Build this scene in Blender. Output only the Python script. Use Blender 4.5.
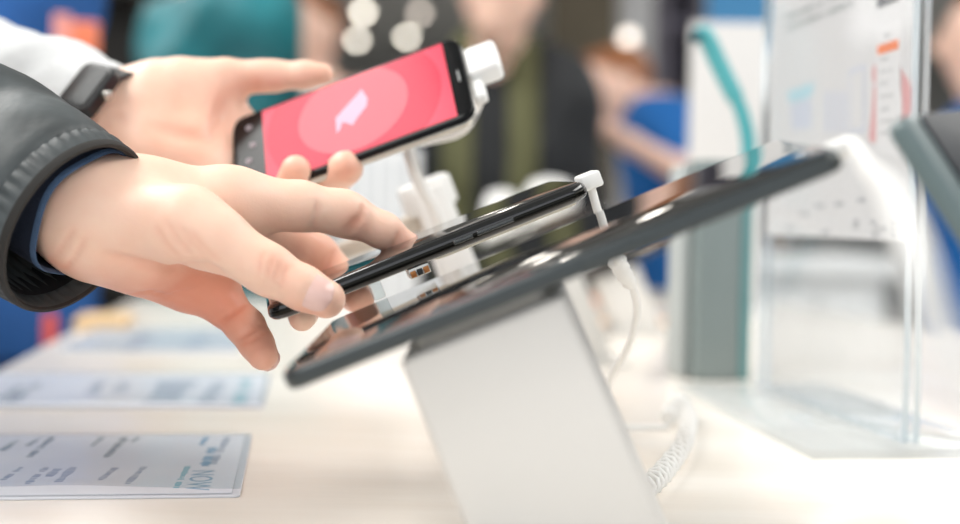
import bpy, bmesh, math, random
import numpy as np
from mathutils import Vector, Matrix, noise

random.seed(7)
S = bpy.context.scene
for o in list(bpy.data.objects):
    bpy.data.objects.remove(o)

# ------------------------------------------------------------------ camera, world, light
CAM_Z, TAB_Z = 1.082, 0.950
PITCH, ROLL, FPX = math.radians(1.89), math.radians(1.0), 50.0 / 36.0 * 960
CAM = Vector((0, 0, CAM_Z))
FWD = Vector((0, math.cos(PITCH), -math.sin(PITCH)))
_u = Vector((0, math.sin(PITCH), math.cos(PITCH)))
_r = Vector((1, 0, 0))
RGT = _r * math.cos(ROLL) + _u * math.sin(ROLL)      # camera rolled a degree: verticals lean right
UPV = _u * math.cos(ROLL) - _r * math.sin(ROLL)


def P(px, py, Y):
    """world point at distance Y in front of the lens for a place seen in the photograph"""
    d = FWD + RGT * ((px - 480) / FPX) + UPV * ((262 - py) / FPX)
    return CAM + d * (Y / d.y)


def T(px, py, z=TAB_Z):
    """world point on a level surface"""
    d = FWD + RGT * ((px - 480) / FPX) + UPV * ((262 - py) / FPX)
    return CAM + d * ((z - CAM_Z) / d.z)


cd = bpy.data.cameras.new('camera')
cam = bpy.data.objects.new('camera', cd)
S.collection.objects.link(cam)
cam.matrix_world = Matrix((
    (RGT.x, UPV.x, -FWD.x, CAM.x), (RGT.y, UPV.y, -FWD.y, CAM.y), (RGT.z, UPV.z, -FWD.z, CAM.z), (0, 0, 0, 1)))
cd.lens, cd.sensor_width = 50, 36
cd.clip_start = 0.01
cd.dof.use_dof = True
cd.dof.focus_distance = 0.632
cd.dof.aperture_fstop = 3.3
S.camera = cam

W = bpy.data.worlds.new('shop_daylight')
S.world = W
W.use_nodes = True
W.node_tree.nodes['Background'].inputs[0].default_value = (0.93, 0.96, 1.0, 1)
W.node_tree.nodes['Background'].inputs[1].default_value = 0.95


def area(name, loc, sx, sy, power, col=(1, 1, 1), rot=(0, 0, 0)):
    l = bpy.data.lights.new(name, 'AREA')
    l.shape, l.size, l.size_y, l.energy, l.color = 'RECTANGLE', sx, sy, power, col
    o = bpy.data.objects.new(name, l)
    o.location, o.rotation_euler = loc, rot
    S.collection.objects.link(o)
    return o


area('ceiling_light_left_row', (-1.55, 0.9, 2.9), 1.3, 3.4, 92, (1, 0.985, 0.95))
area('ceiling_light_right_row', (1.75, 0.9, 2.9), 1.3, 3.4, 56, (1, 0.985, 0.95))
for sx_ in (-1, 1):
    area('ceiling_light_aisle', (sx_ * 2.7, 4.6, 2.9), 1.6, 3.0, 50, (1, 0.985, 0.96))
    area('ceiling_light_deep_shop', (sx_ * 4.6, 10.5, 2.9), 2.6, 6.0, 70, (1, 0.985, 0.96))

S.view_settings.view_transform = 'Standard'
S.view_settings.look = 'None'
S.view_settings.exposure = 0.40
S.view_settings.gamma = 1.0
S.view_settings.use_curve_mapping = False
try:
    S.cycles.use_denoising = True
    S.cycles.max_bounces = 10
    S.cycles.transparent_max_bounces = 16
    S.cycles.sample_clamp_indirect = 6.0
except Exception:
    pass


# ------------------------------------------------------------------ helpers
def lin(c):
    return tuple(((x / 255) / 12.92 if x / 255 <= 0.04045 else ((x / 255 + 0.055) / 1.055) ** 2.4) for x in c) + (1,)


MATS = {}


def mat(name, c, rough=0.5, metal=0.0, spec=0.5, noise_=None, bump=None, emis=0.0, trans=0.0, ior=1.5, sss=0.0,
        coat=0.0, c2=None, alpha=1.0, stretch=None):
    if name in MATS:
        return MATS[name]
    m = bpy.data.materials.new(name)
    m.use_nodes = True
    nt = m.node_tree
    b = nt.nodes['Principled BSDF']
    b.inputs['Base Color'].default_value = lin(c)
    b.inputs['Roughness'].default_value = rough
    b.inputs['Metallic'].default_value = metal
    b.inputs['Specular IOR Level'].default_value = spec
    b.inputs['Transmission Weight'].default_value = trans
    b.inputs['IOR'].default_value = ior
    b.inputs['Coat Weight'].default_value = coat
    b.inputs['Alpha'].default_value = alpha
    if sss:
        b.inputs['Subsurface Weight'].default_value = sss
        b.inputs['Subsurface Radius'].default_value = (1.0, 0.35, 0.2)
        b.inputs['Subsurface Scale'].default_value = 0.006
    if emis:
        b.inputs['Emission Color'].default_value = lin(c)
        b.inputs['Emission Strength'].default_value = emis
    tc = nt.nodes.new('ShaderNodeTexCoord')
    vec = tc.outputs['Object']
    if stretch:
        mp = nt.nodes.new('ShaderNodeMapping')
        mp.inputs['Rotation'].default_value = (0, 0, stretch[1])
        mp.inputs['Scale'].default_value = stretch[0]
        nt.links.new(vec, mp.inputs[0])
        vec = mp.outputs[0]
    if noise_:
        n = nt.nodes.new('ShaderNodeTexNoise')
        n.inputs['Scale'].default_value = noise_[0]
        n.inputs['Detail'].default_value = 3
        nt.links.new(vec, n.inputs['Vector'])
        r = nt.nodes.new('ShaderNodeValToRGB')
        r.color_ramp.elements[0].position = 0.35
        r.color_ramp.elements[1].position = 0.68
        a = c2 if c2 else tuple(max(0, x * (1 - noise_[1])) for x in c)
        r.color_ramp.elements[0].color = lin(a)
        r.color_ramp.elements[1].color = lin(c)
        nt.links.new(n.outputs['Fac'], r.inputs[0])
        nt.links.new(r.outputs[0], b.inputs['Base Color'])
    if bump:
        n2 = nt.nodes.new('ShaderNodeTexNoise')
        n2.inputs['Scale'].default_value = bump[0]
        n2.inputs['Detail'].default_value = 4
        nt.links.new(vec, n2.inputs['Vector'])
        bp = nt.nodes.new('ShaderNodeBump')
        bp.inputs['Strength'].default_value = bump[1]
        bp.inputs['Distance'].default_value = bump[2] if len(bump) > 2 else 0.002
        nt.links.new(n2.outputs['Fac'], bp.inputs['Height'])
        nt.links.new(bp.outputs[0], b.inputs['Normal'])
    MATS[name] = m
    return m


def clear_mat(name, tint=(250, 252, 252), gloss=0.12, frost=0.0, rough=0.03):
    """thin clear sheet: mostly see-through, fresnel gloss, a little milky"""
    if name in MATS:
        return MATS[name]
    m = bpy.data.materials.new(name)
    m.use_nodes = True
    nt = m.node_tree
    nt.nodes.clear()
    out = nt.nodes.new('ShaderNodeOutputMaterial')
    tr = nt.nodes.new('ShaderNodeBsdfTransparent')
    tr.inputs[0].default_value = lin(tint)
    df = nt.nodes.new('ShaderNodeBsdfDiffuse')
    df.inputs[0].default_value = lin((236, 240, 242))
    gl = nt.nodes.new('ShaderNodeBsdfGlossy')
    gl.inputs['Roughness'].default_value = 0.03
    gl.inputs['Roughness'].default_value = rough
    lw = nt.nodes.new('ShaderNodeLayerWeight')
    lw.inputs[0].default_value = 0.5
    pw = nt.nodes.new('ShaderNodeMath')
    pw.operation = 'POWER'
    pw.inputs[1].default_value = 5.0
    nt.links.new(lw.outputs['Facing'], pw.inputs[0])
    fr = nt.nodes.new('ShaderNodeMath')
    fr.operation = 'MULTIPLY_ADD'
    fr.inputs[1].default_value = 0.95
    fr.inputs[2].default_value = 0.035
    nt.links.new(pw.outputs[0], fr.inputs[0])
    m1 = nt.nodes.new('ShaderNodeMixShader')
    m1.inputs[0].default_value = frost
    nt.links.new(tr.outputs[0], m1.inputs[1])
    nt.links.new(df.outputs[0], m1.inputs[2])
    m2 = nt.nodes.new('ShaderNodeMixShader')
    mu = nt.nodes.new('ShaderNodeMath')
    mu.operation = 'MULTIPLY'
    mu.inputs[1].default_value = gloss
    mu.use_clamp = True
    nt.links.new(fr.outputs[0], mu.inputs[0])
    nt.links.new(mu.outputs[0], m2.inputs[0])
    nt.links.new(m1.outputs[0], m2.inputs[1])
    nt.links.new(gl.outputs[0], m2.inputs[2])
    nt.links.new(m2.outputs[0], out.inputs[0])
    MATS[name] = m
    return m


def obj(name, vf, m, parent=None, smooth=True, mats=None, fmat=None):
    v, f = vf
    me = bpy.data.meshes.new(name)
    me.from_pydata([tuple(x) for x in v], [], [tuple(int(i) for i in q) for q in f])
    me.validate()
    me.update()
    if smooth:
        me.polygons.foreach_set('use_smooth', [True] * len(me.polygons))
    me.materials.append(m)
    for x in (mats or []):
        me.materials.append(x)
    o = bpy.data.objects.new(name, me)
    S.collection.objects.link(o)
    if fmat:
        me.polygons.foreach_set('material_index', fmat)
    if smooth:
        try:
            me.set_sharp_from_angle(angle=math.radians(50))
        except Exception:
            pass
    if parent is not None:
        o.parent = parent
        # children are modelled in world space; undo every ancestor's base position
        o.matrix_parent_inverse = Matrix.Translation(-Vector(parent['base']) if 'base' in parent.keys() else Vector((0, 0, 0)))
    return o


def thing(name, label, cat, loc, group=None):
    o = bpy.data.objects.new(name, None)
    o.empty_display_size = 0.03
    o.location = loc
    o['base'] = tuple(loc)
    S.collection.objects.link(o)
    return tag(o, label, cat, group)


def tag(o, label, cat, group=None, kind=None):
    o['label'], o['category'] = label, cat
    if group:
        o['group'] = group
    if kind:
        o['kind'] = kind
    return o


def struct(name, vf, m):
    o = obj(name, vf, m, smooth=False)
    o['kind'] = 'structure'
    return o


def merge(*parts):
    V, F = [], []
    for v, f in parts:
        n = len(V)
        V += [tuple(x) for x in v]
        F += [tuple(i + n for i in q) for q in f]
    return V, F


def xf(vf, M):
    return [M @ Vector(v) for v in vf[0]], vf[1]


def frame(o, x, y, z):
    """matrix with origin o and axes x, y, z (made orthonormal from x, then y)"""
    x = Vector(x).normalized()
    y = Vector(y)
    y = (y - x * y.dot(x)).normalized()
    z = x.cross(y)
    return Matrix(((x.x, y.x, z.x, o[0]), (x.y, y.y, z.y, o[1]), (x.z, y.z, z.z, o[2]), (0, 0, 0, 1)))


def rrect(L, Wd, rc, n=6):
    pts = []
    for cx, cy, a0 in ((L / 2 - rc, Wd / 2 - rc, 0), (-L / 2 + rc, Wd / 2 - rc, 90), (-L / 2 + rc, -Wd / 2 + rc, 180), (L / 2 - rc, -Wd / 2 + rc, 270)):
        for i in range(n + 1):
            a = math.radians(a0 + 90 * i / n)
            pts.append((cx + rc * math.cos(a), cy + rc * math.sin(a)))
    return pts


def slab(L, Wd, T_, rc=0.004, er=0.001, n=6, ne=4, ez=None):
    """rounded slab centred on the origin, L along x, Wd along y, T_ along z; er = edge rounding inset, ez = its height"""
    ez = ez or min(er, T_ / 2)
    prof = []
    for i in range(ne + 1):
        a = math.pi / 2 * i / ne
        prof.append((er * (1 - math.sin(a)), -T_ / 2 + ez * (1 - math.cos(a))))
    for i in range(ne, -1, -1):
        a = math.pi / 2 * i / ne
        prof.append((er * (1 - math.sin(a)), T_ / 2 - ez * (1 - math.cos(a))))
    V, F = [], []
    for ins, z in prof:
        r = max(rc - ins, 0.0002)
        V += [(x, y, z) for x, y in rrect(L - 2 * ins, Wd - 2 * ins, r, n)]
    k = 4 * (n + 1)
    for j in range(len(prof) - 1):
        for i in range(k):
            F.append((j * k + i, j * k + (i + 1) % k, (j + 1) * k + (i + 1) % k, (j + 1) * k + i))
    F.append(tuple(range(k - 1, -1, -1)))
    F.append(tuple((len(prof) - 1) * k + i for i in range(k)))
    return V, F


def box(x0, x1, y0, y1, z0, z1):
    V = [(x, y, z) for z in (z0, z1) for y in (y0, y1) for x in (x0, x1)]
    return V, [(0, 2, 3, 1), (4, 5, 7, 6), (0, 1, 5, 4), (2, 6, 7, 3), (0, 4, 6, 2), (1, 3, 7, 5)]


def catmull(pts, n=8):
    pts = [Vector(p) for p in pts]
    out = []
    for i in range(len(pts) - 1):
        p0, p1, p2, p3 = pts[max(i - 1, 0)], pts[i], pts[i + 1], pts[min(i + 2, len(pts) - 1)]
        for k in range(n):
            t = k / n
            out.append(0.5 * ((2 * p1) + (p2 - p0) * t + (2 * p0 - 5 * p1 + 4 * p2 - p3) * t * t + (3 * p1 - p0 - 3 * p2 + p3) * t ** 3))
    out.append(pts[-1])
    return out


def tube(pts, r, n=12, cap=True, rfun=None):
    """tube along points; r is a number or one value per point"""
    pts = [Vector(p) for p in pts]
    V, F = [], []
    up = Vector((0.13, 0.21, 0.97))
    px = None
    for i, p in enumerate(pts):
        t = (pts[min(i + 1, len(pts) - 1)] - pts[max(i - 1, 0)]).normalized()
        if px is None:
            px = t.cross(up)
            if px.length < 1e-4:
                px = t.cross(Vector((1, 0, 0)))
        px = (px - t * px.dot(t)).normalized()
        py = t.cross(px)
        rr = r[i] if hasattr(r, '__len__') else r
        for k in range(n):
            a = 2 * math.pi * k / n
            q = rr if rfun is None else rfun(i, a, rr)
            V.append(p + px * (q * math.cos(a)) + py * (q * math.sin(a)))
    for i in range(len(pts) - 1):
        for k in range(n):
            F.append((i * n + k, i * n + (k + 1) % n, (i + 1) * n + (k + 1) % n, (i + 1) * n + k))
    if cap:
        F.append(tuple(range(n - 1, -1, -1)))
        F.append(tuple((len(pts) - 1) * n + k for k in range(n)))
    return V, F


def lathe(prof, n=24, M=None):
    V, F = [], []
    for r, z in prof:
        for k in range(n):
            a = 2 * math.pi * k / n
            V.append((r * math.cos(a), r * math.sin(a), z))
    for j in range(len(prof) - 1):
        for k in range(n):
            F.append((j * n + k, j * n + (k + 1) % n, (j + 1) * n + (k + 1) % n, (j + 1) * n + k))
    F.append(tuple(range(n - 1, -1, -1)))
    F.append(tuple((len(prof) - 1) * n + k for k in range(n)))
    return xf((V, F), M) if M else (V, F)


def prism(poly, z0, z1):
    n = len(poly)
    V = [(x, y, z0) for x, y in poly] + [(x, y, z1) for x, y in poly]
    F = [tuple(range(n - 1, -1, -1)), tuple(range(n, 2 * n))]
    F += [(i, (i + 1) % n, n + (i + 1) % n, n + i) for i in range(n)]
    return V, F


def text(s, size, M, depth=0.0001):
    """raised lettering as mesh data; M places it (text runs along x, up along y)"""
    c = bpy.data.curves.new('lettering', 'FONT')
    c.body, c.size, c.extrude = s, size, depth
    c.resolution_u = 3
    o = bpy.data.objects.new('lettering', c)
    S.collection.objects.link(o)
    dg = bpy.context.evaluated_depsgraph_get()
    me = bpy.data.meshes.new_from_object(o.evaluated_get(dg))
    vf = ([M @ v.co for v in me.vertices], [tuple(p.vertices) for p in me.polygons])
    bpy.data.objects.remove(o)
    bpy.data.curves.remove(c)
    bpy.data.meshes.remove(me)
    return vf


# ------------------------------------------------------------------ organic surfaces from distance fields
def smin(a, b, k):
    if k <= 0:
        return np.minimum(a, b)
    h = np.maximum(k - np.abs(a - b), 0) / k
    return np.minimum(a, b) - h * h * k * 0.25


def capd(Q, a, b, ra, rb):
    a = np.array(a, dtype=np.float32)
    b = np.array(b, dtype=np.float32)
    ba = b - a
    pa = Q - a
    t = np.clip((pa @ ba) / max(float(ba @ ba), 1e-12), 0, 1)
    return np.linalg.norm(pa - t[:, None] * ba, axis=1) - (ra + (rb - ra) * t)


def elld(Q, c, R, M=None):
    q = Q - np.array(c, dtype=np.float32)
    if M is not None:
        q = q @ np.array(M, dtype=np.float32)       # columns = axes
    R = np.array(R, dtype=np.float32)
    k0 = np.linalg.norm(q / R, axis=1)
    k1 = np.linalg.norm(q / (R * R), axis=1) + 1e-9
    return k0 * (k0 - 1.0) / k1


def nets(fun, lo, hi, h):
    """surface nets: quads on the zero level of fun"""
    lo, hi = np.array(lo, float), np.array(hi, float)
    n = np.ceil((hi - lo) / h).astype(int) + 1
    ax = [lo[i] + h * np.arange(n[i]) for i in range(3)]
    G = np.stack(np.meshgrid(*ax, indexing='ij'), -1).reshape(-1, 3).astype(np.float32)
    D = np.concatenate([fun(G[i:i + 400000]) for i in range(0, len(G), 400000)]).reshape(n)
    sgn = D < 0
    nx, ny, nz = n - 1
    acc = np.zeros((nx, ny, nz, 3))
    cnt = np.zeros((nx, ny, nz))
    I, J, K = np.meshgrid(np.arange(nx), np.arange(ny), np.arange(nz), indexing='ij')
    base = np.stack([I, J, K], -1).astype(float)
    cs = [(0, 0, 0), (1, 0, 0), (0, 1, 0), (1, 1, 0), (0, 0, 1), (1, 0, 1), (0, 1, 1), (1, 1, 1)]

    def cn(A, c):
        return A[c[0]:c[0] + nx, c[1]:c[1] + ny, c[2]:c[2] + nz]
    for a in range(8):
        for ax_ in range(3):
            if cs[a][ax_] == 0:
                b = list(cs[a])
                b[ax_] = 1
                da, db = cn(D, cs[a]), cn(D, tuple(b))
                m = (da < 0) != (db < 0)
                t = np.where(m, da / np.where(m, da - db, 1), 0)
                pos = base + np.array(cs[a])
                pos[..., ax_] += t
                acc += np.where(m[..., None], pos, 0)
                cnt += m
    act = cnt > 0
    idx = -np.ones((nx, ny, nz), int)
    idx[act] = np.arange(act.sum())
    V = acc[act] / cnt[act][:, None] * h + lo
    F = []
    for ax_ in range(3):
        o1, o2 = [(1, 2), (2, 0), (0, 1)][ax_]
        sl0 = [slice(None)] * 3
        sl1 = [slice(None)] * 3
        sl0[ax_], sl1[ax_] = slice(0, -1), slice(1, None)
        s0, s1 = sgn[tuple(sl0)], sgn[tuple(sl1)]
        for flip in (0, 1):
            m = (s0 & ~s1) if not flip else (~s0 & s1)
            e = np.argwhere(m)
            if not len(e):
                continue
            ok = (e[:, o1] > 0) & (e[:, o2] > 0) & (e[:, o1] < n[o1] - 1) & (e[:, o2] < n[o2] - 1)
            e = e[ok]
            q = []
            for d1, d2 in ((-1, -1), (0, -1), (0, 0), (-1, 0)):
                c = e.copy()
                c[:, o1] += d1
                c[:, o2] += d2
                q.append(idx[c[:, 0], c[:, 1], c[:, 2]])
            q = np.stack(q, 1)
            F.append(q[:, ::-1] if flip else q)
    F = np.concatenate(F)
    F = F[(F >= 0).all(1)]
    return V.tolist(), F.tolist()


class Field:
    """capsule skeleton -> distance; groups blend softly inside, less between"""
    def __init__(s):
        s.caps = []

    def cap(s, a, b, ra, rb):
        s.caps.append((Vector(a), Vector(b), ra, rb))
        return s

    def d(s, Q, k, grow=0.0):
        D = None
        for a, b, ra, rb in s.caps:
            e = capd(Q, a, b, ra + grow, rb + grow)
            D = e if D is None else smin(D, e, k)
        return D

    def bounds(s, pad):
        pts = [(p, r) for a, b, ra, rb in s.caps for p, r in ((a, ra), (b, rb))]
        lo = [min(p[i] - r for p, r in pts) - pad for i in range(3)]
        hi = [max(p[i] + r for p, r in pts) + pad for i in range(3)]
        return lo, hi


def chain(fld, js):
    for (a, ra), (b, rb) in zip(js, js[1:]):
        fld.cap(a, b, ra, rb)


def J(px, py, Y, rpx):
    return P(px, py, Y), rpx / FPX * Y


def bevel(vf, w, seg=2):
    bm = bmesh.new()
    vs = [bm.verts.new(v) for v in vf[0]]
    for f in vf[1]:
        bm.faces.new([vs[i] for i in f])
    bmesh.ops.recalc_face_normals(bm, faces=bm.faces)
    bmesh.ops.bevel(bm, geom=bm.edges[:], offset=w, segments=seg, affect='EDGES', profile=0.5)
    bm.verts.index_update()
    out = ([v.co.copy() for v in bm.verts], [tuple(v.index for v in f.verts) for f in bm.faces])
    bm.free()
    return out


def loc(px, py, M, off=0.0):
    """where the sight line through a place of the photograph meets the plane z=off of frame M, in that frame"""
    d = FWD + RGT * ((px - 480) / FPX) + UPV * ((262 - py) / FPX)
    I = M.inverted()
    o, e = I @ CAM, I.to_3x3() @ d
    return o + e * ((off - o.z) / e.z)


# ------------------------------------------------------------------ the shop
m_floor = mat('pale_floor', (176, 174, 170), 0.35, noise_=(3, 0.06))
m_ceil = mat('ceiling_white', (206, 207, 206), 0.9)
m_wall = mat('wall_grey', (168, 168, 166), 0.8, noise_=(1.5, 0.08))
struct('floor', box(-7, 7, -3, 16.2, -0.1, 0), m_floor)
struct('ceiling', box(-7, 7, -3, 16.2, 3.0, 3.1), m_ceil)
struct('wall_back', box(-7, 7, 16, 16.2, 0, 3.0), m_wall)
struct('wall_left', box(-7.2, -7, -3, 16.2, 0, 3.0), m_wall)
struct('wall_right', box(7, 7.2, -3, 16.2, 0, 3.0), m_wall)
m_white = mat('white_lacquer', (232, 232, 230), 0.45)
m_pil = mat('pillar_white', (196, 196, 197), 0.7)


def px_x(px, Y):
    return P(px, 100, Y).x


struct('pillar', bevel(box(px_x(621, 6), px_x(668, 6), 6.0, 6.25, 0, 3.0), 0.01), m_pil)
struct('partition', box(px_x(548, 7.6), px_x(640, 7.6), 7.5, 7.6, 0, 3.0), mat('olive_partition', (112, 103, 86), 0.7, noise_=(2, 0.15)))

# lamps on the ceiling
m_lamp = mat('lamp_glow', (255, 246, 230), 0.4, emis=10)
m_lampd = mat('lamp_glow_soft', (255, 240, 226), 0.4, emis=4)
m_rim = mat('lamp_rim', (200, 200, 198), 0.4, metal=0.6)


def downlight(px, py, zc, label, m, r=0.045):
    d = FWD + RGT * ((px - 480) / FPX) + UPV * ((262 - py) / FPX)
    p = CAM + d * ((zc - CAM_Z) / d.z)
    lamp_at(p.x, p.y, zc, label, m, r)


def lamp_at(x, y, zc, label, m, r=0.045):
    t = thing('ceiling_spotlight', label, 'ceiling lamp', (x, y, zc), 'round lamps under the shop ceiling')
    o = Matrix.Translation((x, y, zc))
    obj('bulb', lathe([(r * 0.3, -r), (r * 0.75, -r * 0.72), (r, -r * 0.1), (r, 0.0), (r * 0.5, 0.03)], 20, o), m, t)
    obj('housing', lathe([(r * 1.02, -0.005), (r * 1.15, 0.0), (r * 1.1, 0.06), (r * 0.5, 0.1), (r * 0.2, 0.11)], 20, o), m_rim, t)
    obj('rod', tube([(x, y, zc + 0.1), (x, y, 3.0)], 0.008, 8), m_rim, t)


downlight(363, 10, 2.86, 'bright round ceiling lamp, upper left of the four above the red phone', m_lamp)
downlight(357, 38, 2.86, 'bright round ceiling lamp, lower left of the four above the red phone', m_lamp)
downlight(407, 35, 2.86, 'round ceiling lamp touching the top edge of the red phone', m_lamp)
downlight(420, 11, 2.86, 'dimmer round ceiling lamp, upper right of the four above the red phone', m_lampd)
for x_ in (-.5, .15, .8, 1.45):
    for y_ in (6.4, 8.0, 9.6):
        lamp_at(x_, y_, 2.86, 'round ceiling lamp above the picture, mirrored in the tablet glass', mat('lamp_glow_near', (255, 247, 236), .4, emis=12), .07)
wl = P(628, 38, 5.92)
t = thing('wall_lamp', 'single round lamp on the white pillar', 'wall lamp', wl)
obj('bulb', lathe([(.006, -.03), (.02, -.026), (.03, -.012), (.03, 0), (.02, .004)], 20, Matrix.Translation(wl) @ Matrix.Rotation(-math.pi / 2, 4, 'X')), mat('wall_lamp_glow', (255, 244, 232), .4, emis=2.2), t)
obj('housing', lathe([(.031, -.004), (.036, 0), (.034, .05), (.02, .085)], 20, Matrix.Translation(wl) @ Matrix.Rotation(-math.pi / 2, 4, 'X')), m_rim, t)

# ------------------------------------------------------------------ display table
TA = math.radians(8)
TV = Vector((-math.sin(TA), math.cos(TA), 0))       # along the table, away from the lens
TU = Vector((math.cos(TA), math.sin(TA), 0))
TO = T(0, 368)
TM = frame((TO.x, TO.y, TAB_Z), TU, TV, None)       # table frame: x across, y along
m_table = mat('maple_top', (247, 241, 233), 0.22, spec=0.35, bump=(9, .12, .003), noise_=(4, 0.0), c2=(240, 231, 220), stretch=((1.0, 4.0, 1), 0.12))
m_tside = mat('table_side', (228, 224, 218), 0.5)
tb = thing('display_table', 'long pale maple display table with a glossy top full of phones', 'table', (TO.x + 0.45, TO.y, 0))
obj('table_top', xf(bevel(box(0, 1.05, -1.02, 0.98, -0.035, 0), 0.003), TM), m_table, tb)
for x0, y0 in ((0.08, -0.9), (0.9, -0.9), (0.08, 0.84), (0.9, 0.84)):
    obj('leg', xf(bevel(box(x0, x0 + 0.07, y0, y0 + 0.07, -0.95, -0.035), 0.003), TM), m_tside, tb)
obj('apron', xf(box(0.10, 0.95, -0.88, 0.86, -0.12, -0.035), TM), m_tside, tb)

# ------------------------------------------------------------------ devices
m_black = mat('black_gloss', (14, 15, 17), 0.08, spec=0.6, coat=0.5)
m_glass = mat('screen_glass_dark', (10, 11, 13), 0.03, spec=0.6)
m_frame = mat('graphite_frame', (62, 68, 70), 0.32, metal=0.4)
m_blackmetal = mat('black_metal_band', (30, 29, 25), 0.16, metal=0.85)
m_btn = mat('button_metal', (92, 94, 94), 0.25, metal=0.9)
m_silver = mat('silver_metal', (196, 194, 188), 0.25, metal=0.9)
m_cable = mat('white_plastic', (240, 240, 238), 0.4)
m_stand = mat('stand_white', (226, 224, 220), 0.42)
m_standdk = mat('stand_grey', (150, 156, 156), 0.4)
m_gold = mat('gold_contact', (176, 118, 72), 0.3, metal=0.9)
m_dark = mat('dark_plastic', (26, 28, 30), 0.4)
m_cream = mat('cream_plate', (228, 222, 206), 0.35)


def post(name, M, xc, y0, y1, w, z_top, label, cat, m, group=None, plate=True, taper=1.0):
    """slanted stand: a post square to the device (frame M), cut off level at the table, with a foot"""
    t0 = M @ Vector((xc, (y0 + y1) / 2, z_top))
    ax = M.to_3x3() @ Vector((0, 0, -1))
    V = []
    for x, y in ((-w / 2, y0), (w / 2, y0), (w / 2, y1), (-w / 2, y1)):
        V.append(M @ Vector((xc + x, y, z_top)))
    for x, y in ((-w / 2, y0), (w / 2, y0), (w / 2, y1), (-w / 2, y1)):
        p = M @ Vector((xc + x * taper, y, z_top))
        V.append(p + ax * ((TAB_Z + 0.004 - p.z) / ax.z))
    c = sum((Vector(v) for v in V[4:]), Vector()) / 4
    t = thing(name, label, cat, (c.x, c.y, TAB_Z), group)
    F = [(0, 1, 2, 3), (7, 6, 5, 4), (0, 4, 5, 1), (1, 5, 6, 2), (2, 6, 7, 3), (3, 7, 4, 0)]
    obj('post', bevel((V, F), 0.003, 3), m, t)
    hx = max((V[i] - c).dot(TU) for i in range(4, 8)) + 0.012
    hy = max((V[i] - c).dot(TV) for i in range(4, 8)) + 0.012
    obj('foot', xf(slab(2 * hx, 2 * hy, 0.004, 0.008, 0.001), frame((c.x, c.y, TAB_Z + 0.002), TU, TV, None)), m, t)
    if plate:
        obj('cradle', xf(slab(w * 0.8, (y1 - y0) * 0.8, 0.006, 0.004, 0.001), M @ Matrix.Translation((xc, (y0 + y1) / 2, z_top + 0.002))), mat('cradle_grey', (170, 168, 162), .5), t)
    return t


# --- tablet nearest the lens -------------------------------------------------
NL, NR = P(281, 386, 0.468), P(846, 158, 0.452)
FL = P(331, 331, 0.585)
L1, W1 = (NR - NL).length, 0.122
M0 = frame(NL, NR - NL, FL - NL, None)
MT = M0 @ Matrix.Translation((L1 / 2, W1 / 2, 0))
tab = thing('tablet', 'large dark tablet slanting across the picture, its glass mirroring the hand', 'tablet', MT @ Vector((0, 0, -0.004)))
obj('case', xf(slab(L1, W1, 0.0072, 0.009, 0.002), MT), m_frame, tab)
obj('screen', xf(slab(L1 - 0.003, W1 - 0.003, 0.0006, 0.008, 0.0003), MT @ Matrix.Translation((0, 0, 0.0037))), m_glass, tab)
obj('button', xf(slab(0.02, 0.0014, 0.0022, 0.0006, 0.0004), MT @ Matrix.Translation((0.02, -W1 / 2 - 0.0002, 0))), m_frame, tab)
post('tablet_stand', MT, -0.0335, -W1 / 2 + 0.014, -W1 / 2 + 0.070, 0.064, -0.009,
     'wide white slanted stand holding up the large dark tablet', 'display stand', m_stand, taper=1.06)

cab = thing('charging_cable', 'thick white cable arching from the right end of the large tablet', 'cable', P(846, 160, 0.47))
pe = MT @ Vector((L1 / 2, -0.030, 0))
px_ = MT.to_3x3() @ Vector((1, 0, 0))
obj('plug', xf(bevel(box(0, 0.011, -0.006, 0.006, -0.0034, 0.0034), 0.0015), frame(pe, px_, MT.to_3x3() @ Vector((0, 1, 0)), None)), m_cable, cab)
p1 = pe + px_ * 0.010
path = catmull([p1, P(868, 168, .40), P(884, 184, .34), P(902, 216, .285), P(918, 260, .262), P(940, 330, .257), P(975, 400, .26), P(1000, 450, .27), P(965, 475, .28),
                P(905, 490, .29), P(845, 515, .30), P(800, 552, .33), P(775, 590, .38), T(745, 640)], 8)
obj('cord', tube(path, 0.0027, 12), m_cable, cab)

# --- phone in the near hand ---------------------------------------------------
HL, HR = P(269, 316, 0.600), P(591, 188, 0.624)
L2, W2, T2 = (HR - HL).length, 0.074, 0.0082
MH0 = frame(HL, HR - HL, Vector((-0.15, 0.99, 0.035)), None)
MH = MH0 @ Matrix.Translation((L2 / 2, W2 / 2, 0))
hp = thing('phone', 'glossy black phone held edge-on between thumb and fingers of the near hand', 'phone', MH @ Vector((0, 0, -0.004)))
obj('body', xf(slab(L2, W2, T2, 0.011, 0.0034, 8, 6), MH), m_black, hp)
obj('side_band', xf(slab(L2 + 0.0004, W2 + 0.0004, 0.0030, 0.0112, 0.0008, 8, 3), MH @ Matrix.Translation((0, 0, -0.0006))), m_blackmetal, hp)
obj('screen', xf(slab(L2 - 0.006, W2 - 0.006, 0.0004, 0.008, 0.0002), MH @ Matrix.Translation((0, 0, T2 / 2))), m_glass, hp)
for xa, xb in ((452, 470), (479, 517)):
    a, b = loc(xa, 240, MH0 @ Matrix.Rotation(math.pi / 2, 4, 'X')).x, loc(xb, 228, MH0 @ Matrix.Rotation(math.pi / 2, 4, 'X')).x
    obj('button', xf(slab(b - a, 0.0018, 0.0022, 0.0008, 0.0005), MH @ Matrix.Translation(((a + b) / 2 - L2 / 2, -W2 / 2 - 0.0003, -0.0002))), m_btn, hp)

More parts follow.
